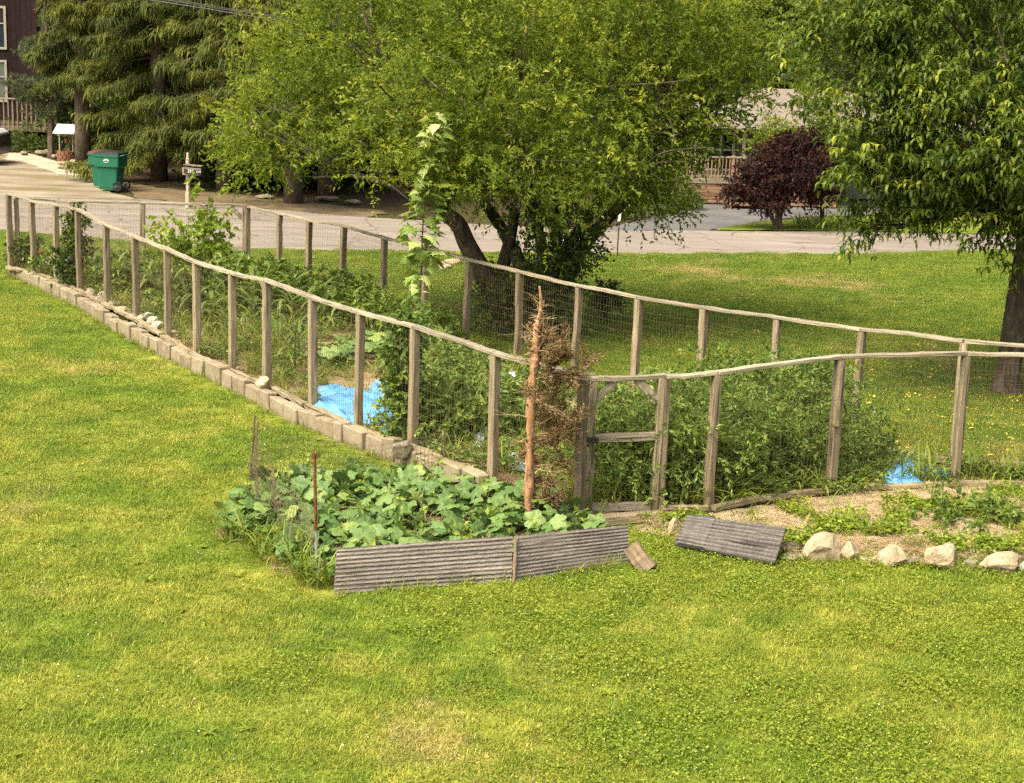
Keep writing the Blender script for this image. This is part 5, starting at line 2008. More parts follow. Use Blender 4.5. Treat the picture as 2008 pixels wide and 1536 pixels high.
cart(G(218, 373), math.radians(-8), 'green wheeled refuse cart in front, with a pale worn emblem', 'binlid', 1.03)
cart(G(206, 371) + [-.16, .62, 0], math.radians(-12), 'green refuse cart with a reddish lid, half hidden behind the front one', 'redlid', .98)

# mailbox
mbp = G(369, 408)
zt = height_for(mbp, 300)
t = thing('mailbox', 'dark mailbox with white number 261 on a pale wood post with finial', 'mailbox', mbp)
kx = F / mbp[1]
beam('post', mbp - [0, 0, .1], mbp + [0, 0, zt - .17], .085, .085, 'palepost', t, seg=4, wob=.003)
beam('post_wrap', mbp, mbp + [0, 0, .42], .115, .115, 'palepost', t, seg=3)
mb = MB()
P = np.stack([np.full(9, mbp[0]), np.full(9, mbp[1]), mbp[2] + zt - .18 + np.linspace(0, .19, 9)], 1)
mb.tube(P, [.05, .055, .035, .03, .045, .03, .028, .035, .012], 10)
mb.build('finial', 'palepost', t, smooth=True)
zb = PY(372, 339, mbp[1])[2]
X0, X1 = PY(366, 330, mbp[1])[0], PY(397, 330, mbp[1])[0]
mb = MB()
n = 12
prof = [(-.11, 0), (.11, 0), (.11, .11)] + [(.11 * math.cos(a), .11 + .085 * math.sin(a)) for a in np.linspace(.15, math.pi - .15, 8)] + [(-.11, .11)]
n = len(prof)
Va = np.array([[X0 - .02, mbp[1] - .12 + p, zb + q] for p, q in prof])
Vb = np.array([[X1 + .02, mbp[1] - .20 + p, zb - .02 + q] for p, q in prof])
mb.add(np.concatenate([Va, Vb]), [[k, (k + 1) % n, n + (k + 1) % n, n + k] for k in range(n)])
V, Fs, A = mb.parts()
world_mesh('box', V, Fs + [np.arange(n)[None, ::-1], (n + np.arange(n))[None]], 'mailbox', t)
beam('roof_board', (X0 - .03, mbp[1] - .12, zb + .215), (X1 + .04, mbp[1] - .20, zb + .195), .2, .025, 'greydeck', t)
beam('brace', mbp + [0, -.05, zb - .28], (X0 + .22, mbp[1] - .14, zb - .01), .05, .05, 'palepost', t, seg=2)
beam('arm', (X0 - .08, mbp[1] - .1, zb - .02), (X1 - .05, mbp[1] - .16, zb - .03), .06, .05, 'palepost', t, seg=2)
MB().box((X0 - .06, mbp[1] - .12, zb + .08), (.03, .1, .12)).build('door_flag', 'palepost', t)


def text_on(body, x, y, z, size, parent, mat='white'):
    cu = bpy.data.curves.new('number', 'FONT')
    cu.body = body
    cu.size = size
    cu.extrude = .003
    cu.materials.append(MT[mat])
    tmp = bpy.data.objects.new('number_text', cu)
    me = bpy.data.meshes.new_from_object(tmp)
    bpy.data.objects.remove(tmp)
    me.materials.clear()
    me.materials.append(MT[mat])
    o = bpy.data.objects.new('number', me)
    COL.objects.link(o)
    WL[o.name] = np.array([x, y, z])
    o.parent = parent
    o.location = np.array([x, y, z]) - WL[parent.name]
    o.rotation_euler = (math.pi / 2, 0, math.atan2(-.08, X1 - X0))
    return o


text_on('261', X0 + .07, mbp[1] - .265, zb + .03, .125, t)
text_on('CH', X0 + .31, mbp[1] - .305, zb + .03, .085, t)

# wishing well
wl = G(131, 318)
t = thing('wishing_well', 'small wishing well with a white slanted roof and brick-like base', 'wishing well', wl)
mb = MB()
zt = PY(131, 296, wl[1])[2]
nb_ = 14
for k in range(nb_):
    for lv in range(3):
        a = (k + .5 * (lv % 2)) * 2 * math.pi / nb_
        mbx = MB().box((wl[0] + .27 * math.cos(a), wl[1] + .27 * math.sin(a), zt * (lv + .5) / 3), (.08, .112, zt / 3 - .012), a)
        mbx.build('brick', 'brick', t)
za, zb_ = PY(131, 259, wl[1])[2], PY(131, 244, wl[1])[2]
for s_ in (-1, 1):
    beam('roof_post', wl + [s_ * .22, 0, zt - .1], wl + [s_ * .22, 0, za + .1], .045, .045, 'cream', t, seg=2)
V = np.array([[-.36, -.30, za - .02], [.34, -.30, za - .02], [.40, .08, zb_], [-.30, .08, zb_], [-.30, .4, za], [.40, .4, za]]) + [wl[0], wl[1], 0]
V2 = np.concatenate([V, V - [0, 0, .03]])
world_mesh('roof', V2, [np.array([[0, 1, 2, 3], [3, 2, 5, 4], [6, 9, 8, 7], [9, 10, 11, 8], [0, 6, 7, 1], [4, 5, 11, 10], [0, 3, 9, 6], [3, 4, 10, 9], [1, 7, 8, 2], [2, 8, 11, 5]])], 'white', t)
beam('crank', wl + [-.3, 0, za - .12], wl + [.38, 0, za - .12], .025, .025, 'cream', t, seg=2)
zq = PY(131, 276, wl[1])[2]
mb = MB()
mb.tube(wl + np.array([[0, 0, zq - .08], [0, 0, zq - .07], [0, 0, zq + .06]]) * [1, 1, 1], [.05, .06, .075], 10)
mb.tube(wl + np.array([[0, 0, zq + .06], [0, 0, za - .12]]), .006, 4)
mb.build('bucket', 'brick', t)

# heap of field stones behind the bins and along the drive
k = 0
where = ['left end', 'left part', 'middle', 'right part', 'right end']
for px, py, sx_, sz_, mt, lab in [(28, 297, .5, .12, 'stone', 'flat tan stone at the left end of the driveway stone row'), (62, 299, .7, .12, 'stone', 'long flat pale stone in the driveway stone row'), (48, 304, .4, .14, 'stonegrey', 'dark stone below the long flat one by the driveway'),
                              (80, 305, .4, .2, 'stonegrey', 'grey stone between the long flat stone and the well'), (97, 304, .5, .25, 'stonegrey', 'rounded grey stone left of the wishing well'), (108, 312, .4, .2, 'stonegrey', 'grey stone touching the left side of the well'),
                              (128, 324, .5, .16, 'stone', 'pale flat stone in front of the wishing well'), (145, 322, .5, .2, 'stone', 'tan stone at the right foot of the well'), (155, 314, .45, .25, 'stonegrey', 'grey stone stacked right of the well'), (165, 320, .5, .22, 'stone', 'tan stone in the heap left of the bins'),
                              (172, 328, .5, .2, 'stonegrey', 'lowest grey stone of the heap beside the bins'), (180, 318, .4, .26, 'stonegrey', 'upper grey stone of the heap touching the bins'), (150, 332, .45, .14, 'stone', 'flat pale stone at the front of the heap'), (118, 330, .35, .12, 'stone', 'small pale stone at the drive edge before the well')]:
    rock(G(px, py), (sx_, sx_ * .7, sz_), 300 + k, mt, lab, rng.random() * 3, sink=.1, sub=2)
    k += 1
# pale slabs lying on the lawn behind the fence
for k, (px, py, sx_, lab) in enumerate([(862, 524, .36, 'left pale slab lying on the lawn by the tree'), (888, 518, .40, 'right pale slab lying on the lawn by the tree'), (874, 528, .3, 'low pale slab in front of the pair on the lawn')]):
    rock(G(px, py), (sx_, .2, .14), 350 + k, 'stone', lab, .1 * k, sink=.2, sub=2)
# slabs at the forest edge
for k, (px, py, sx_, lab) in enumerate([(520, 388, .6, 'grey slab in the shade left of the thick spruce trunk'), (640, 392, .7, 'grey slab in the shade right of the thick spruce trunk'), (690, 398, .5, 'small slab at the shaded road edge')]):
    rock(G(px, py), (sx_, .4, .14), 370 + k, 'stonegrey', lab, .1 * k, sink=.25, sub=2)

# road marker
mk = G(1210, 504)
t = thing('road_marker', 'thin roadside marker post with a white reflector top', 'marker', mk)
tz = PY(1215, 417, mk[1])
rz_ = PY(1214, 434, mk[1])
MB().tube(np.array([mk - [0, 0, .1], rz_ + [0, .004, 0]]), .018, 6).build('post', 'markpost', t)
MB().box((tz + rz_) / 2 + [0, -.012, 0], (.065, .014, tz[2] - rz_[2])).build('reflector', 'white', t)

# parked car, only its nose in view
cw = G(6, 326)
t = thing('parked_car', 'nose of a parked car with black bumper at the left picture edge', 'car', cw - [2, 0, 0])
xf = PY(20, 300, cw[1] + 1.8)[0]
xr_ = xf - 4.4
y0, y1 = cw[1] - .05, cw[1] + 1.75
body = [(xf - .03, .35), (xf, .55), (xf - .02, .98), (xf - .15, 1.08), (xf - 1.1, 1.16), (xf - 1.8, 1.72), (xf - 3.6, 1.75), (xr_ + .1, 1.2), (xr_, .9), (xr_ + .05, .4)]
n = len(body)


def extr(prof, ya, yb, name, mat, par, inset=0.0):
    Va = np.array([[x, ya, z] for x, z in prof])
    Vb = np.array([[x, yb, z] for x, z in prof])
    n = len(prof)
    return world_mesh(name, np.concatenate([Va, Vb]), [np.array([[k, (k + 1) % n, n + (k + 1) % n, n + k] for k in range(n)]), np.arange(n)[None, ::-1], (n + np.arange(n))[None]], mat, par)


extr(body, y0 + .06, y1, 'body', 'carwhite', t)
extr([(xf + .03, .30), (xf + .06, .55), (xf + .02, .92), (xf - .3, .92), (xf - .3, .3)], y0 + .02, y1 + .03, 'bumper', 'carblack', t)
extr([(xf - .25, .30), (xf - .25, .92), (xf - 1.35, .92), (xf - 1.35, .3)], y0 + .03, y0 + .12, 'wheel_arch', 'carblack', t)
extr([(xf - 1.2, 1.19), (xf - 1.84, 1.66), (xf - 3.4, 1.66), (xf - 3.7, 1.2)], y0 + .045, y0 + .075, 'side_window', 'glass', t)
MB().box((xf - .06, y0 + .2, .84), (.12, .3, .14)).build('headlight', 'glass', t)
for wx in (xf - .42, xr_ + .8):
    ang = np.linspace(0, 2 * math.pi, 29)
    c = np.array([wx, y0 + .1, .36])
    wh = MB().tube(np.stack([c[0] + .25 * np.cos(ang), np.full(29, c[1]), c[2] + .25 * np.sin(ang)], 1), .11, 8).build('wheel', 'rubber', t, smooth=True)
    MB().tube(np.array([c + [0, -.05, 0], c + [0, .05, 0]]), .2, 14).build('rim', 'rim', wh)

# overhead lines
for k, (pts, r, lab) in enumerate([([(-700, -150), (290, 0), (480, 30), (680, 58), (1300, 116), (1600, 160), (2700, 350)], .016, 'thick lower overhead cable crossing above the road'), ([(-700, -190), (345, 0), (500, 22), (640, 44), (1330, 98), (1600, 130), (2700, 300)], .010, 'thin upper overhead cable crossing above the road'),
                                   ([(-700, -180), (305, -4), (480, 24), (680, 51), (1300, 108), (1600, 150), (2700, 335)], .010, 'middle overhead cable just above the thick one')]):
    P = smooth_line(np.array([PY(a, b, 41.5 + .5 * k) for a, b in pts]), 60)
    o = MB().tube(P, r, 5).build('overhead_cable', 'cable', None, origin=P[0])
    tag(o, lab, 'cable')

# ------------------------------------------------------------------ things growing in the garden
def leafmesh_maple(seed):
    r = np.random.default_rng(seed)
    out = [(0, 0), (.12, .02), (.45, -.06), (.30, .14), (.55, .30), (.34, .32), (.28, .44), (.20, .46), (.14, .72), (.08, .66), (0, 1.0)]
    pts = out + [(-x, y) for x, y in out[-2:0:-1]]
    V = np.array([(x, y - .0, -.12 * abs(x) ** 1.2 - .18 * y * y + r.normal() * .015) for x, y in pts])
    c = np.array([[0, .3, .03]])
    n = len(V)
    V = np.concatenate([V, c])
    T = np.array([[k, (k + 1) % n, n] for k in range(n)])
    me = np_mesh('leaf', V, [T], np.clip(np.full(n + 1, r.random()), 0, 1))
    me.materials.append(MT['maple'])
    return me


mlm = [leafmesh_maple(k) for k in range(8)]
for k_, me in enumerate(mlm):
    vals = np.full(len(me.vertices), [.1, .25, .4, .5, .6, .7, .9, 1.0][k_], np.float32)
    me.attributes['rnd'].data.foreach_set('value', vals)


def maple_sapling(pxs, Y, label, nleaf, size, spread, h0=.25, pale_top=True):
    P = smooth_line(np.array([PY(a, b, Y) for a, b in pxs]), 40)
    t = thing('maple_sapling', label, 'sapling', P[0])
    MB().tube(P, np.linspace(.018, .005, len(P)), 6).build('stem', 'saplingbark', t)
    pet = MB()
    for k in range(nleaf):
        f = h0 + (1 - h0) * (k + rng.random()) / nleaf
        p = P[min(int(f * (len(P) - 1)), len(P) - 1)]
        az = k * 2.4 + rng.normal() * .5
        l = spread * (1.15 - .75 * f) * rng.uniform(.5, 1.2)
        q = p + np.array([math.cos(az) * l, math.sin(az) * l, rng.uniform(-.02, .10)])
        pet.tube(np.array([p, (p + q) / 2 + [0, 0, .03], q]), [.004, .003, .002], 4)
        mi = rng.integers(3, 7) if f < .8 else rng.integers(5, 8)
        o = put('leaf', mlm[mi], None, t, q, (rng.normal() * .35 - .35, rng.normal() * .4, az - math.pi / 2))
        s_ = size * rng.uniform(.65, 1.15) * (1.1 - .3 * f)
        o.scale = (s_, s_, s_)
    pet.build('twigs', 'stem', t)


ms = G(812, 690, .1)
maple_sapling([(812, 690), (818, 620), (826, 540), (828, 470), (832, 400), (842, 330), (852, 270), (862, 225)], ms[1], 'tall slender maple sapling rising above the garden before the leafy tree', 165, .25, .29, .28)
maple_sapling([(808, 668), (812, 640), (815, 590), (817, 565)], ms[1] - .3, 'short pale maple shoot at the foot of the tall sapling', 16, .22, .26, .35)
yp = G(375, 620, .12)
t = thing('sapling', 'pale green sapling rising behind the long fence, below the mailbox', 'sapling', yp)
bl = px_blobs(yp[1], [(368, 400, 12, 20), (425, 415, 16, 22), (365, 450, 40, 20), (400, 455, 35, 22), (330, 465, 25, 14), (435, 445, 18, 14), (380, 490, 50, 20), (350, 520, 40, 25), (420, 480, 25, 15)])
P, D, c = blob_twigs(bl, 150, 8, .4)
V, Q, A = sprig_leaves(P, D, .22, 9, .10, .06)
world_mesh('crown', V, [Q], 'youngleaf', t, A)
mb = MB()
for c, r in bl:
    mb.tube(bez(yp, yp * .6 + c * .4 + [0, 0, .2], yp * .2 + c * .8, c, 6), np.linspace(.014, .004, 6), 5)
mb.build('stems', 'saplingbark', t)

for px, base, blobs, n, lab, mat in [
        (145, (140, 568), [(147, 430, 12, 20), (140, 465, 16, 22), (142, 505, 22, 24), (135, 540, 20, 22)], 260, 'dark climbing plant on the fence between its third and fourth posts', 'darkleaf'),
        (790, (786, 868), [(792, 700, 22, 40), (790, 760, 26, 40), (786, 810, 24, 30), (800, 650, 20, 30)], 330, 'dark leafy sapling just behind the fence, left of the thirteenth post', 'tomato'),
        (45, (45, 530), [(45, 505, 20, 20), (52, 480, 16, 16)], 120, 'low dark weed clump inside the far fence corner', 'darkleaf')]:
    b = G(*base, z=.12)
    t = thing('garden_plant', lab, 'plant', b)
    bl = px_blobs(b[1] + .05, blobs)
    P, D, c = blob_twigs(bl, n, 10, .35, .1)
    V, Q, A = sprig_leaves(P, D, .16, 9, .075, .045)
    world_mesh('foliage', V, [Q], mat, t, A)
    mb = MB()
    mb.tube(smooth_line(np.array([b] + [c for c, r in sorted(bl, key=lambda q: q[0][2])]), 12), np.linspace(.016, .005, len(smooth_line(np.array([b] + [c for c, r in bl]), 12))), 5)
    mb.build('stem', 'bark', t)

# orange flowers by the far stone
fl = G(76, 512, .25)
t = thing('flowers', 'small orange flowers beside the stone near the far fence corner', 'flowers', fl)
V, Q, A = leaf_quads(fl + rng.normal(size=(40, 3)) * [.07, .07, .05] + [0, 0, .12], rng.normal(size=(40, 3)) + [0, 0, .6], .05, .04)
world_mesh('petals', V, [Q], 'orange', t, A)
V, Q, A = ribbons(fl + rng.normal(size=(20, 3)) * [.06, .06, .02] - [0, 0, .15], rng.random(20) * 6.28, 1.3, .28, .02, .5, 3)
world_mesh('stems', V, [Q], 'weed', t, A)


# corn
def corn_mesh(seed):
    r = np.random.default_rng(seed)
    n = 9
    zs = np.linspace(.06, .62, n)
    P = np.stack([np.zeros(n), np.zeros(n), zs], 1)
    az = np.arange(n) * math.pi + r.normal(size=n) * .5 + r.random() * 6
    V, Q, A = ribbons(P, az, r.uniform(.9, 1.2, n), r.uniform(.5, .8, n), r.uniform(.05, .075, n), r.uniform(1.7, 2.6, n), 6, np.clip(r.normal(size=n) * .2 + .5, 0, 1))
    me = np_mesh('leaves', V, [Q], A)
    me.materials.append(MT['corn'])
    Vt, Qt, Tt = tube(np.array([[0, 0, -.05], [.01, 0, .3], [0, .01, .68]]), [.016, .013, .006], 6)
    ms_ = np_mesh('stalk', Vt, [Qt, Tt], np.full(len(Vt), .4))
    ms_.materials.append(MT['corn'])
    return me, ms_


cm = [corn_mesh(k) for k in range(6)]


def uv(u, v):
    """place in the garden: u from the road end to the gate, v from the block wall across"""
    a = np.array([np.interp(u, np.linspace(0, 1, nu), Lr[:, k]) for k in range(2)])
    b = np.array([np.interp(u, np.linspace(0, 1, nu), Br[:, k]) for k in range(2)])
    q = a * (1 - v) + b * v
    return np.array([q[0], q[1], GZ * (1 - v) + .05 * v])


ncorn = 0
for row in range(6):
    for k in range(9):
        u, v = .14 + .055 * k + rng.normal() * .006, .16 + .11 * row + rng.normal() * .012
        if u > .56 - .05 * row + rng.random() * .08:
            continue
        p = uv(u, v)
        t = thing('corn_plant', 'young corn plant in the leafy rows at the road end of the garden', 'corn', p, 'young corn plants in the garden')
        a, b = cm[rng.integers(0, 6)]
        s_ = rng.uniform(.75, 1.2) * (1.0 if u < .4 else .8)
        rz = rng.random() * 6.28
        for nm, me in (('leaves', a), ('stalk', b)):
            o = put(nm, me, None, t, p, (0, 0, rz))
            o.scale = (s_,) * 3


# tomato and other leafy plants
tmesh = [bushy(400 + k, 1.12, .42, 6, .07, .03, 'tomato', 280, 11) for k in range(4)]
tp = []
for px, py in [(1200, 985), (1248, 992), (1340, 990), (1440, 985), (1530, 968), (1610, 955), (1690, 930), (1240, 940), (1330, 945), (1430, 940), (1520, 925), (1600, 905), (1290, 900), (1390, 900), (1480, 885), (1560, 870)]:
    tp.append(G(px, py, .08) + [0, .25, 0])
for k, p in enumerate(tp):
    t = thing('tomato_plant', 'bushy tomato plant in the dense thicket behind the gate', 'tomato', p, 'tomato plants behind the gate')
    a, b = tmesh[k % 4]
    s_ = rng.uniform(.78, 1.02) * (1.0 if k not in (6, 5) else .75)
    rz = rng.random() * 6.28
    for nm, me in (('foliage', a), ('stems', b)):
        o = put(nm, me, None, t, p, (0, 0, rz))
        o.scale = (s_,) * 3
pmesh = [bushy(440 + k, .55, .34, 4, .085, .042, 'tomato', 150, 10) for k in range(3)]
k = 0
for px, py in [(840, 815), (885, 830), (930, 842), (860, 770), (910, 785), (950, 800), (840, 740), (880, 735), (985, 850), (1000, 820), (905, 865), (855, 858)]:
    p = G(px, py, .1)
    t = thing('pepper_plant', 'low leafy plant in the patch around the pale blue plastic', 'plant', p, 'low leafy plants around the blue plastic')
    a, b = pmesh[k % 3]
    s_ = rng.uniform(.8, 1.1)
    rz = rng.random() * 6.28
    for nm, me in (('foliage', a), ('stems', b)):
        o = put(nm, me, None, t, p, (0, 0, rz))
        o.scale = (s_,) * 3
    k += 1
bmesh_ = [bushy(470 + k, .6, .42, 4, .10, .06, 'tomato', 150, 9) for k in range(3)]
k = 0
for u, v in [(.18, .75), (.24, .85), (.10, .3), (.12, .5), (.3, .8), (.36, .85), (.08, .7), (.2, .6), (.42, .82), (.05, .15), (.27, .5), (.16, .2), (.3, .25)]:
    p = uv(u, v)
    t = thing('bean_plant', 'bushy green plant growing among the corn rows', 'plant', p, 'bushy plants among the corn')
    a, b = bmesh_[k % 3]
    s_ = rng.uniform(.8, 1.15)
    rz = rng.random() * 6.28
    for nm, me in (('foliage', a), ('stems', b)):
        o = put(nm, me, None, t, p, (0, 0, rz))
        o.scale = (s_,) * 3
    k += 1
# two squash plants further up the garden, leaf by leaf
for lab, ctr, n_, rad in [('low broad-leaved squash plant behind the tenth and eleventh fence posts', (665, 715), 26, .55), ('small broad-leaved squash plant beyond the blue tarp', (740, 700), 16, .42)]:
    c0 = G(*ctr, z=.1)
    t = thing('squash_plant', lab, 'squash', c0)
    mb = MB()
    for k in range(n_):
        a, r_ = rng.random() * 6.28, rad * math.sqrt(rng.random())
        q = c0 + [r_ * math.cos(a), r_ * math.sin(a), .10 + .2 * rng.random()]
        o = put('leaf', slm[rng.integers(0, 6)], None, t, q, (.4 * rng.normal() + .2, .35 * rng.normal(), rng.random() * 6.28))
        s_ = .2 + .1 * rng.random()
        o.scale = (s_,) * 3
        mb.tube(np.array([c0, (c0 + q) / 2 + [0, 0, .04], q]), [.007, .006, .004], 4)
    mb.build('stalks', 'stem', t)


# tarps
def tarp(lab, px, z, mat, seed, n=26, amp=.035, name='tarp', dome=0.0):
    r = np.random.default_rng(seed)
    C = np.array([G(a, b, z) for a, b in px])
    u = np.linspace(0, 1, n)
    U, Vv = np.meshgrid(u, u, indexing='ij')
    P = ((1 - U) * (1 - Vv))[..., None] * C[0] + (U * (1 - Vv))[..., None] * C[1] + (U * Vv)[..., None] * C[2] + ((1 - U) * Vv)[..., None] * C[3]
    hgt = np.zeros_like(U)
    for k in range(9):
        a, f_ = r.random() * 6.28, r.uniform(4, 17)
        hgt += np.abs(np.sin((U * math.cos(a) + Vv * math.sin(a)) * f_ + r.random() * 6)) ** 1.5 * amp / (1 + f_ * .12)
    P[..., 2] += hgt * np.minimum(1, 6 * np.minimum(np.minimum(U, 1 - U), np.minimum(Vv, 1 - Vv)) + .25)
    P[..., 2] += dome * np.sin(math.pi * U) * np.sin(math.pi * Vv)
    sz_ = min(1.0, np.linalg.norm(C[1] - C[0]) / 1.2)
    P[..., 0] += sz_ * (.07 * np.sin(Vv * 11 + seed) + .03 * np.sin(Vv * 23))
    P[..., 1] += sz_ * (.10 * np.sin(U * 9 + seed * 2) + .04 * np.sin(U * 19))
    V = P.reshape(-1, 3)
    i = np.arange(n - 1)[:, None] * n
    j = np.arange(n - 1)[None]
    Q = np.stack([i + j, i + n + j, i + n + j + 1, i + j + 1], -1).reshape(-1, 4)
    # turned-under second layer gives the sheet thickness
    V = np.concatenate([V, V - [0, 0, .006]])
    Q = np.concatenate([Q, Q[:, ::-1] + n * n])
    o = world_mesh(name, V, [Q], mat, smooth=True, origin=C.mean(0))
    tag(o, lab, 'tarp')


tarp('bright blue tarp lying crumpled behind the eleventh and twelfth fence posts', [(616, 806), (750, 848), (800, 790), (634, 758)], .15, 'tarp', 3)
tarp('blue tarp fold lying just right of the bright tarp, by the dark sapling', [(712, 795), (810, 800), (810, 755), (735, 750)], .16, 'tarp', 4)
tarp('low blue tarp strip half buried under weeds below the bright tarp', [(740, 850), (830, 880), (850, 845), (760, 835)], .12, 'tarp', 5, amp=.04)
tarp('pale blue plastic sheet beyond the low leafy plants', [(880, 770), (1010, 775), (1020, 745), (905, 748)], .12, 'plastic', 6, amp=.04)
tarp('pale plastic sheet crumpled beside the dead conifer trunk', [(980, 915), (1035, 930), (1030, 900), (985, 885)], .12, 'plastic', 7, amp=.03)
tarp('blue tarp heap on the bare soil at the right end of the tomatoes', [(1730, 960), (1808, 955), (1803, 905), (1738, 902)], .09, 'tarp', 8, amp=.02, dome=.05)
tarp('small blue scrap right of the blue tarp heap', [(1812, 935), (1860, 938), (1858, 922), (1815, 920)], .10, 'tarp', 10, n=14, amp=.02)
tarp('blue plastic patches showing between the low leafy plants', [(800, 850), (960, 880), (960, 820), (800, 800)], .12, 'plastic', 11, amp=.05)

# ------------------------------------------------------------------ small growth: grass, weeds, straw, fallen leaves
def tuft_tile(seed, n, R, L, Wd, mat, el=(.7, 1.45), bend=(.3, 1.4), seg=2):
    r = np.random.default_rng(seed)
    a, q = r.random(n) * 6.283, R * np.sqrt(r.random(n))
    P = np.stack([q * np.cos(a), q * np.sin(a), np.full(n, -.004)], 1)
    V, Q, A = ribbons(P, r.random(n) * 6.283, r.uniform(*el, n), r.uniform(*L, n), r.uniform(*Wd, n), r.uniform(*bend, n), seg, r.random(n), prof=np.array([1, .8, .1]) if seg == 2 else None)
    return proto_mesh('tuft', (V, Q, A), mat)


def clover_tile(seed, n, R, mat, size=(.012, .027), z=(.012, .055)):
    r = np.random.default_rng(seed)
    a, q = r.random(n) * 6.283, R * np.sqrt(r.random(n))
    P = np.stack([q * np.cos(a), q * np.sin(a), r.uniform(*z, n)], 1)
    D = r.normal(size=(n, 3))
    D[:, 2] = D[:, 2] * .25 + .15
    s_ = r.uniform(*size, n)
    V, Q, A = leaf_quads(P, D, s_, s_ * .8, r.random(n), flat=3.0)
    return proto_mesh('clover', (V, Q, A), mat)


def frustum_ok(P, mx=140):
    q = proj(np.concatenate([P[:, :2], np.zeros((len(P), 1))], 1))
    return (q[:, 2] > 3) & (q[:, 0] > -mx) & (q[:, 0] < W + mx) & (q[:, 1] < H + 160)


R_ = .34
gt = [tuft_tile(600 + k, 1150, R_, (.028, .062), (.0035, .0075), 'blade') for k in range(8)]
step = .40
xs = np.arange(-16, 18, step)
ys = np.arange(8.6, 44, step)
X, Y = np.meshgrid(xs, ys)
P = np.stack([X.ravel(), Y.ravel()], 1) + rng.uniform(-.12, .12, (X.size, 2))
ok = frustum_ok(P) & (P[:, 1] < road_near(P[:, 0]) - .12)
sc = np.ones(len(P))
wall_strip = [q[:2] for q in wp] + [p[:2] for p in Lpts[::-1]]
for poly, keep in ((garden_poly, .0), (squash_poly, -.15), (bed_poly, -.05), (wall_strip, 0.0)):
    ins = inpoly(P, poly)
    d = edgedist(P, poly)
    ok &= ~(ins & (d > .03 - keep))
    sc = np.where(d < R_, np.clip(d / R_, .42, 1), sc)
P, sc = P[ok], sc[ok]
scatter('grass', np.concatenate([P, np.zeros((len(P), 1))], 1), gt, 'short mown grass covering the whole lawn', 'grass', sc=sc * rng.uniform(.85, 1.1, len(sc)))
lt = [tuft_tile(630 + k, 46, .33, (.05, .095), (.005, .009), 'blade', (.5, 1.3), (.5, 1.8)) for k in range(6)]
far_ok = P[:, 1] < 24
scatter('grass_tufts', np.concatenate([P[far_ok], np.zeros((far_ok.sum(), 1))], 1), lt, 'coarser longer blades standing out of the mown lawn', 'grass', sc=rng.uniform(.7, 1.2, far_ok.sum()))
# fringe left unmown along walls, boards and posts
fr_t = [tuft_tile(640 + k, 26, .06, (.09, .22), (.004, .008), 'weed', (.8, 1.5), (.3, 1.6), 3) for k in range(5)]
fp = []
for k in range(260):
    f = rng.random() * ws[-1]
    q = np.array([np.interp(f, ws, wp[:, a]) for a in range(2)])
    if rng.random() < .55:
        fp.append([q[0] + rng.normal() * .03 - .02, q[1] + rng.normal() * .03 - .03, 0])
for a, b, n_ in [((656, 1170), (1232, 1110), 50), ((1322, 1066), (1525, 1104), 22), ((1540, 1100), (2100, 1130), 60), ((500, 1060), (640, 1140), 60), ((420, 1020), (520, 1075), 40), ((1140, 1020), (1160, 1012), 6)]:
    A_, B_ = G(*a), G(*b)
    for k in range(n_):
        t_ = rng.random()
        fp.append(list(A_ * (1 - t_) + B_ * t_ + [rng.normal() * .05, rng.normal() * .05 - .02, 0]))
for p, h in Bp[5:] + [(rb, 1), (cb, 1), (mk, 1)]:
    for k in range(5):
        fp.append([p[0] + rng.normal() * .08, p[1] + rng.normal() * .08, 0])
fp = np.array(fp)
scatter('grass_fringe', fp, fr_t, 'longer unmown grass along the wall, boards and posts', 'grass', sc=rng.uniform(.35, .9, len(fp)), tilt=.12)
# clover and broad-leaved weeds in the near lawn
ct = [clover_tile(660 + k, 620, .32, 'broad') for k in range(6)]
X, Y = np.meshgrid(np.arange(-6, 8, .36), np.arange(8.6, 17.6, .36))
P = np.stack([X.ravel(), Y.ravel()], 1) + rng.uniform(-.16, .16, (X.size, 2))
pr = proj(np.concatenate([P, np.zeros((len(P), 1))], 1))
dens = 1 / (1 + np.exp(-((pr[:, 0] - 1000) / 150 + (1380 - pr[:, 1]) / 260 * np.sign(pr[:, 0] - 500))))
dens = np.clip(dens, .05, .9) * (.35 + .55 * np.sin(P[:, 0] * 1.7 + 1) * np.sin(P[:, 1] * 2.1 + .5) + .35)
ok = frustum_ok(P) & (rng.random(len(P)) < dens) & ~inpoly(P, garden_poly) & ~inpoly(P, squash_poly) & ~inpoly(P, bed_poly) & (pr[:, 1] > 1040) & (pr[:, 0] > 760 + 160 * rng.normal(size=len(P)))
P = P[ok]
scatter('clover', np.concatenate([P, np.zeros((len(P), 1))], 1), ct, 'clover and small broad weeds spread through the near lawn', 'clover', sc=rng.uniform(.8, 1.25, len(P)))
# dandelion and plantain rosettes
ro = []
for k in range(6):
    n_ = 11
    q_ = np.zeros((n_, 3)) + [0, 0, .015]
    V, Q, A = ribbons(q_, np.arange(n_) * 2.4 + rng.normal(size=n_) * .3, rng.uniform(.15, .7, n_), rng.uniform(.045, .09, n_), rng.uniform(.016, .028, n_), rng.uniform(.3, 1.0, n_), 4, np.clip(rng.normal(size=n_) * .2 + .4, 0, 1))
    ro.append(proto_mesh('rosette', (V, Q, A), 'broad'))
P = np.stack([rng.uniform(-7, 9, 620), 9 + 11 * rng.random(620) ** 1.1], 1)
P = P[(np.sin(P[:, 0] * 1.3 + 2) * np.sin(P[:, 1] * 1.7) + rng.normal(size=len(P)) * .5) > .25]
P = P[~inpoly(P, garden_poly) & ~inpoly(P, squash_poly) & ~inpoly(P, bed_poly) & ~inpoly(P, wall_strip)]
P = P[frustum_ok(P)]
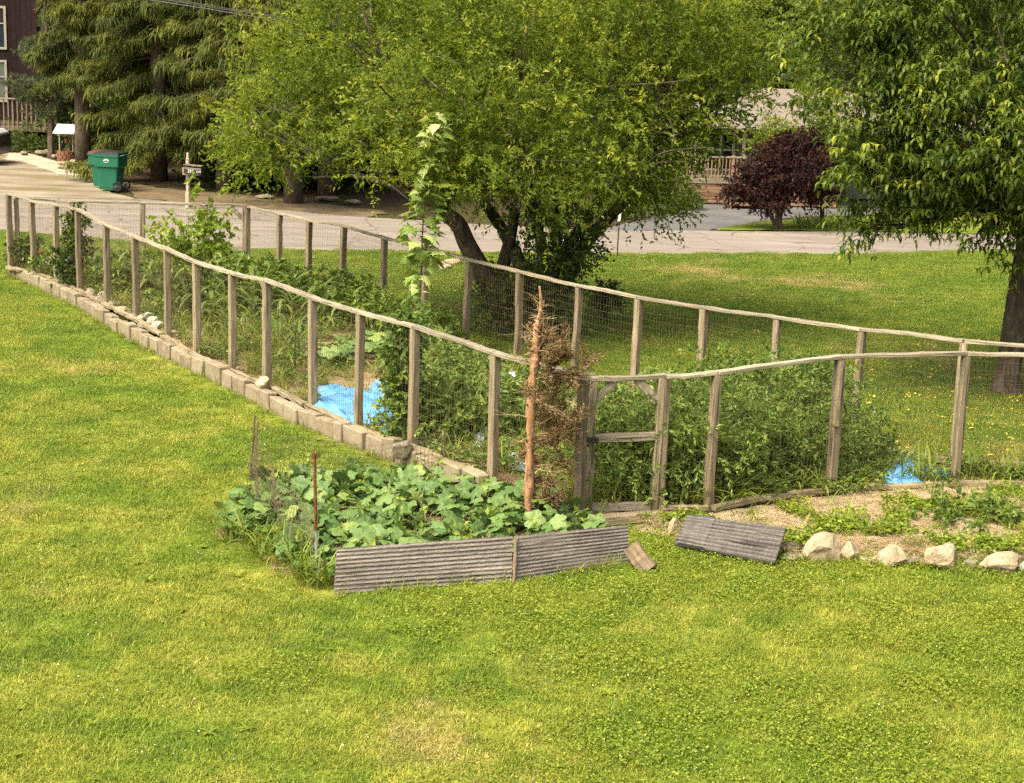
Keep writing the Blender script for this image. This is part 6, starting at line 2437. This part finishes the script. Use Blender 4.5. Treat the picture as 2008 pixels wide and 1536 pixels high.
scatter('lawn_weeds', np.concatenate([P, np.zeros((len(P), 1))], 1), ro, 'flat leafy weed rosettes dotted through the near lawn', 'weeds', sc=rng.uniform(.5, 1.15, len(P)))
# weeds in the garden and the bed
wt = [tuft_tile(680 + k, 16, .07, (.18, .45), (.007, .014), 'weed', (.8, 1.5), (.6, 2.0), 4) for k in range(6)]
P = []
for k in range(900):
    u, v = rng.random(), rng.random() * .96 + .02
    if rng.random() < .5:
        v *= .35
    P.append(uv(u, v))
P = np.array(P)
tarp_px = [[(616, 812), (750, 855), (815, 795), (800, 750), (634, 752)], [(875, 775), (1015, 780), (1020, 742), (900, 745)]]
for q in tarp_px:
    P = P[~(inpoly(P, [G(*c, z=.1)[:2] for c in q]) & (rng.random(len(P)) < .8))]
scatter('weeds', P, wt, 'tufts of weedy grass all over the fenced garden', 'weeds', sc=rng.uniform(.5, 1.25, len(P)), tilt=.15)
lw = [clover_tile(700 + k, 60, .14, 'broad', (.03, .06), (.02, .10)) for k in range(5)]
gw = [clover_tile(710 + k, 60, .14, 'tomato', (.03, .07), (.02, .14)) for k in range(5)]
X = np.array([uv(rng.random() ** .8, rng.random() * .96 + .02) for k in range(700)])
for q in tarp_px:
    X = X[~inpoly(X, [G(*c, z=.1)[:2] for c in q])]
scatter('ground_weeds', X, gw, 'low leafy weeds over the garden soil', 'weeds', sc=rng.uniform(.6, 1.3, len(X)), tilt=.1)
bp = np.array(bed_poly)
Pb = np.stack([rng.uniform(bp[:, 0].min(), bp[:, 0].max(), 1500), rng.uniform(bp[:, 1].min(), bp[:, 1].max(), 1500)], 1)
Pb = Pb[inpoly(Pb, bp)]
Pb = Pb[frustum_ok(Pb)]
fline = np.array([gate_r[0][:2]] + [p[:2] for p, h in Fp] + [END[:2]])
Pb = Pb[Pb[:, 1] < np.interp(Pb[:, 0], fline[:, 0], fline[:, 1]) - .3]
nb2 = len(Pb)
Pb3 = np.concatenate([Pb, np.full((nb2, 1), .075)], 1)
mask = (np.sin(Pb[:, 0] * 3.1) * np.sin(Pb[:, 1] * 4.7 + 1) + rng.normal(size=nb2) * .5) > .22
scatter('bed_weeds', Pb3[mask], lw, 'low yellow-green weeds over the stone-edged bed', 'weeds', sc=rng.uniform(.5, 1.1, mask.sum()), tilt=.1)
st_ = [tuft_tile(720 + k, 40, .2, (.06, .2), (.003, .006), 'straw', (-.05, .25), (0, .3), 2) for k in range(4)]
Ps = np.concatenate([Pb3[rng.random(nb2) < .7] + [0, 0, .015], np.array([uv(rng.random(), rng.random() * .9 + .05) for k in range(450)]) + [0, 0, .02]])
scatter('straw', Ps, st_, 'dry straw lying on the garden soil', 'straw', sc=rng.uniform(.6, 1.2, len(Ps)), tilt=.08)
bw = Pb3[rng.random(nb2) < .06]
scatter('bed_grass', bw, wt, 'grassy weeds sprouting in the stone-edged bed', 'weeds', sc=rng.uniform(.35, .8, len(bw)), tilt=.15)
# tall weed grass in clear clumps inside the fence by the gate
big = MB()
for px, py, n_ in [(1470, 985, 26), (1560, 965, 20), (1600, 970, 14), (1650, 955, 12), (1340, 995, 18), (1430, 990, 16), (1825, 935, 26), (1790, 945, 16), (1880, 930, 12), (1220, 990, 12), (1190, 985, 10), (1930, 930, 14), (1975, 940, 14)]:
    c = G(px, py, .08)
    Pn = c + rng.normal(size=(n_, 3)) * [.10, .06, 0]
    V, Q, A = ribbons(Pn, rng.random(n_) * 6.28, rng.uniform(.9, 1.45, n_), rng.uniform(.3, .6, n_), rng.uniform(.018, .03, n_), rng.uniform(.9, 2.2, n_), 5, np.clip(rng.normal(size=n_) * .2 + .45, 0, 1))
    big.add(V, Q, None, A)
o = big.build('tall_grass', 'weed')
tag(o, 'arching tall grass clumps along the fence right of the gate', 'grass', None, 'stuff')
big = MB()
for px, py, n_ in [(1985, 1010, 20), (1975, 985, 14), (1670, 1045, 5), (1690, 1050, 4), (1600, 1075, 5), (1450, 1020, 5), (1770, 1060, 6), (560, 1110, 55), (590, 1130, 50), (540, 1085, 50), (440, 1050, 26), (470, 1062, 45), (505, 1080, 50), (615, 1145, 40), (640, 1150, 20), (520, 1100, 30)]:
    c = G(px, py, .02)
    Pn = c + rng.normal(size=(n_, 3)) * [.07, .06, 0]
    V, Q, A = ribbons(Pn, rng.random(n_) * 6.28, rng.uniform(.9, 1.5, n_), rng.uniform(.22, .5, n_), rng.uniform(.008, .018, n_), rng.uniform(.5, 1.8, n_), 5, np.clip(rng.normal(size=n_) * .25 + .4, 0, 1))
    big.add(V, Q, None, A)
o = big.build('tall_grass', 'weed')
tag(o, 'long grass tufts at the left corner of the squash patch and in the bed', 'grass', None, 'stuff')
# broad weed in the bed
wb = G(1905, 1030, .06)
t = thing('garden_plant', 'leafy green weed clump in the right-hand bed', 'plant', wb)
P, D, c = blob_twigs([(wb + [0, 0, .1], np.array([.32, .3, .13])), (wb + [.25, .1, .08], np.array([.2, .2, .1]))], 90, 10, .4, .04)
V, Q, A = sprig_leaves(P, D, .12, 8, .075, .045)
world_mesh('foliage', V, [Q], 'tomato', t, A)
# yellow fallen leaves on the lawn behind the fence
yt = []
for k in range(4):
    V, Q, A = leaf_quads(np.array([[-.02, 0, .045], [.06, .05, .05], [-.1, .08, .045]]), rng.normal(size=(3, 3)) * [1, 1, .15], .075, .042, flat=3)
    yt.append(proto_mesh('fallen', (V, Q, A), 'yellow'))
P = []
for k in range(330):
    px = np.clip(rng.normal(1800, 200), 1150, 2100)
    py = rng.uniform(640, 930)
    q = G(px, py)
    if not inpoly(q[None, :2], garden_poly)[0]:
        P.append(q)
for k in range(70):
    P.append(G(rng.uniform(500, 1500), rng.uniform(500, 700)))
P = np.array(P)
P = P[~inpoly(P, garden_poly) & (P[:, 1] < road_near(P[:, 0]))]
scatter('fallen_leaves', P, yt, 'yellow fallen leaves dotted over the far lawn', 'leaves', sc=rng.uniform(.3, .75, len(P)))
wtp = [clover_tile(760 + k, 5, .3, 'whitefl', (.010, .016), (.04, .055)) for k in range(4)]
P = np.stack([rng.uniform(-12, 12, 900), rng.uniform(9, 34, 900)], 1)
P = P[~inpoly(P, garden_poly) & ~inpoly(P, squash_poly) & ~inpoly(P, bed_poly)]
P = P[frustum_ok(P) & (P[:, 1] < road_near(P[:, 0]) - .3)]
scatter('clover_blooms', np.concatenate([P, np.zeros((len(P), 1))], 1), wtp, 'tiny white clover blooms scattered in the lawn', 'clover')
# verge flowers across the road
V, Q, A = ribbons(np.array([G(x, y) for x, y in zip(rng.uniform(1560, 1690, 160), rng.uniform(440, 449, 160))]), rng.random(160) * 6.28, rng.uniform(.8, 1.4, 160), .5, .03, rng.uniform(.5, 1.8, 160), 4)
o = world_mesh('day_lilies', V, [Q], 'youngleaf', None, A)
tag(o, 'pale leafy day lilies on the verge across the road', 'plants', None, 'stuff')
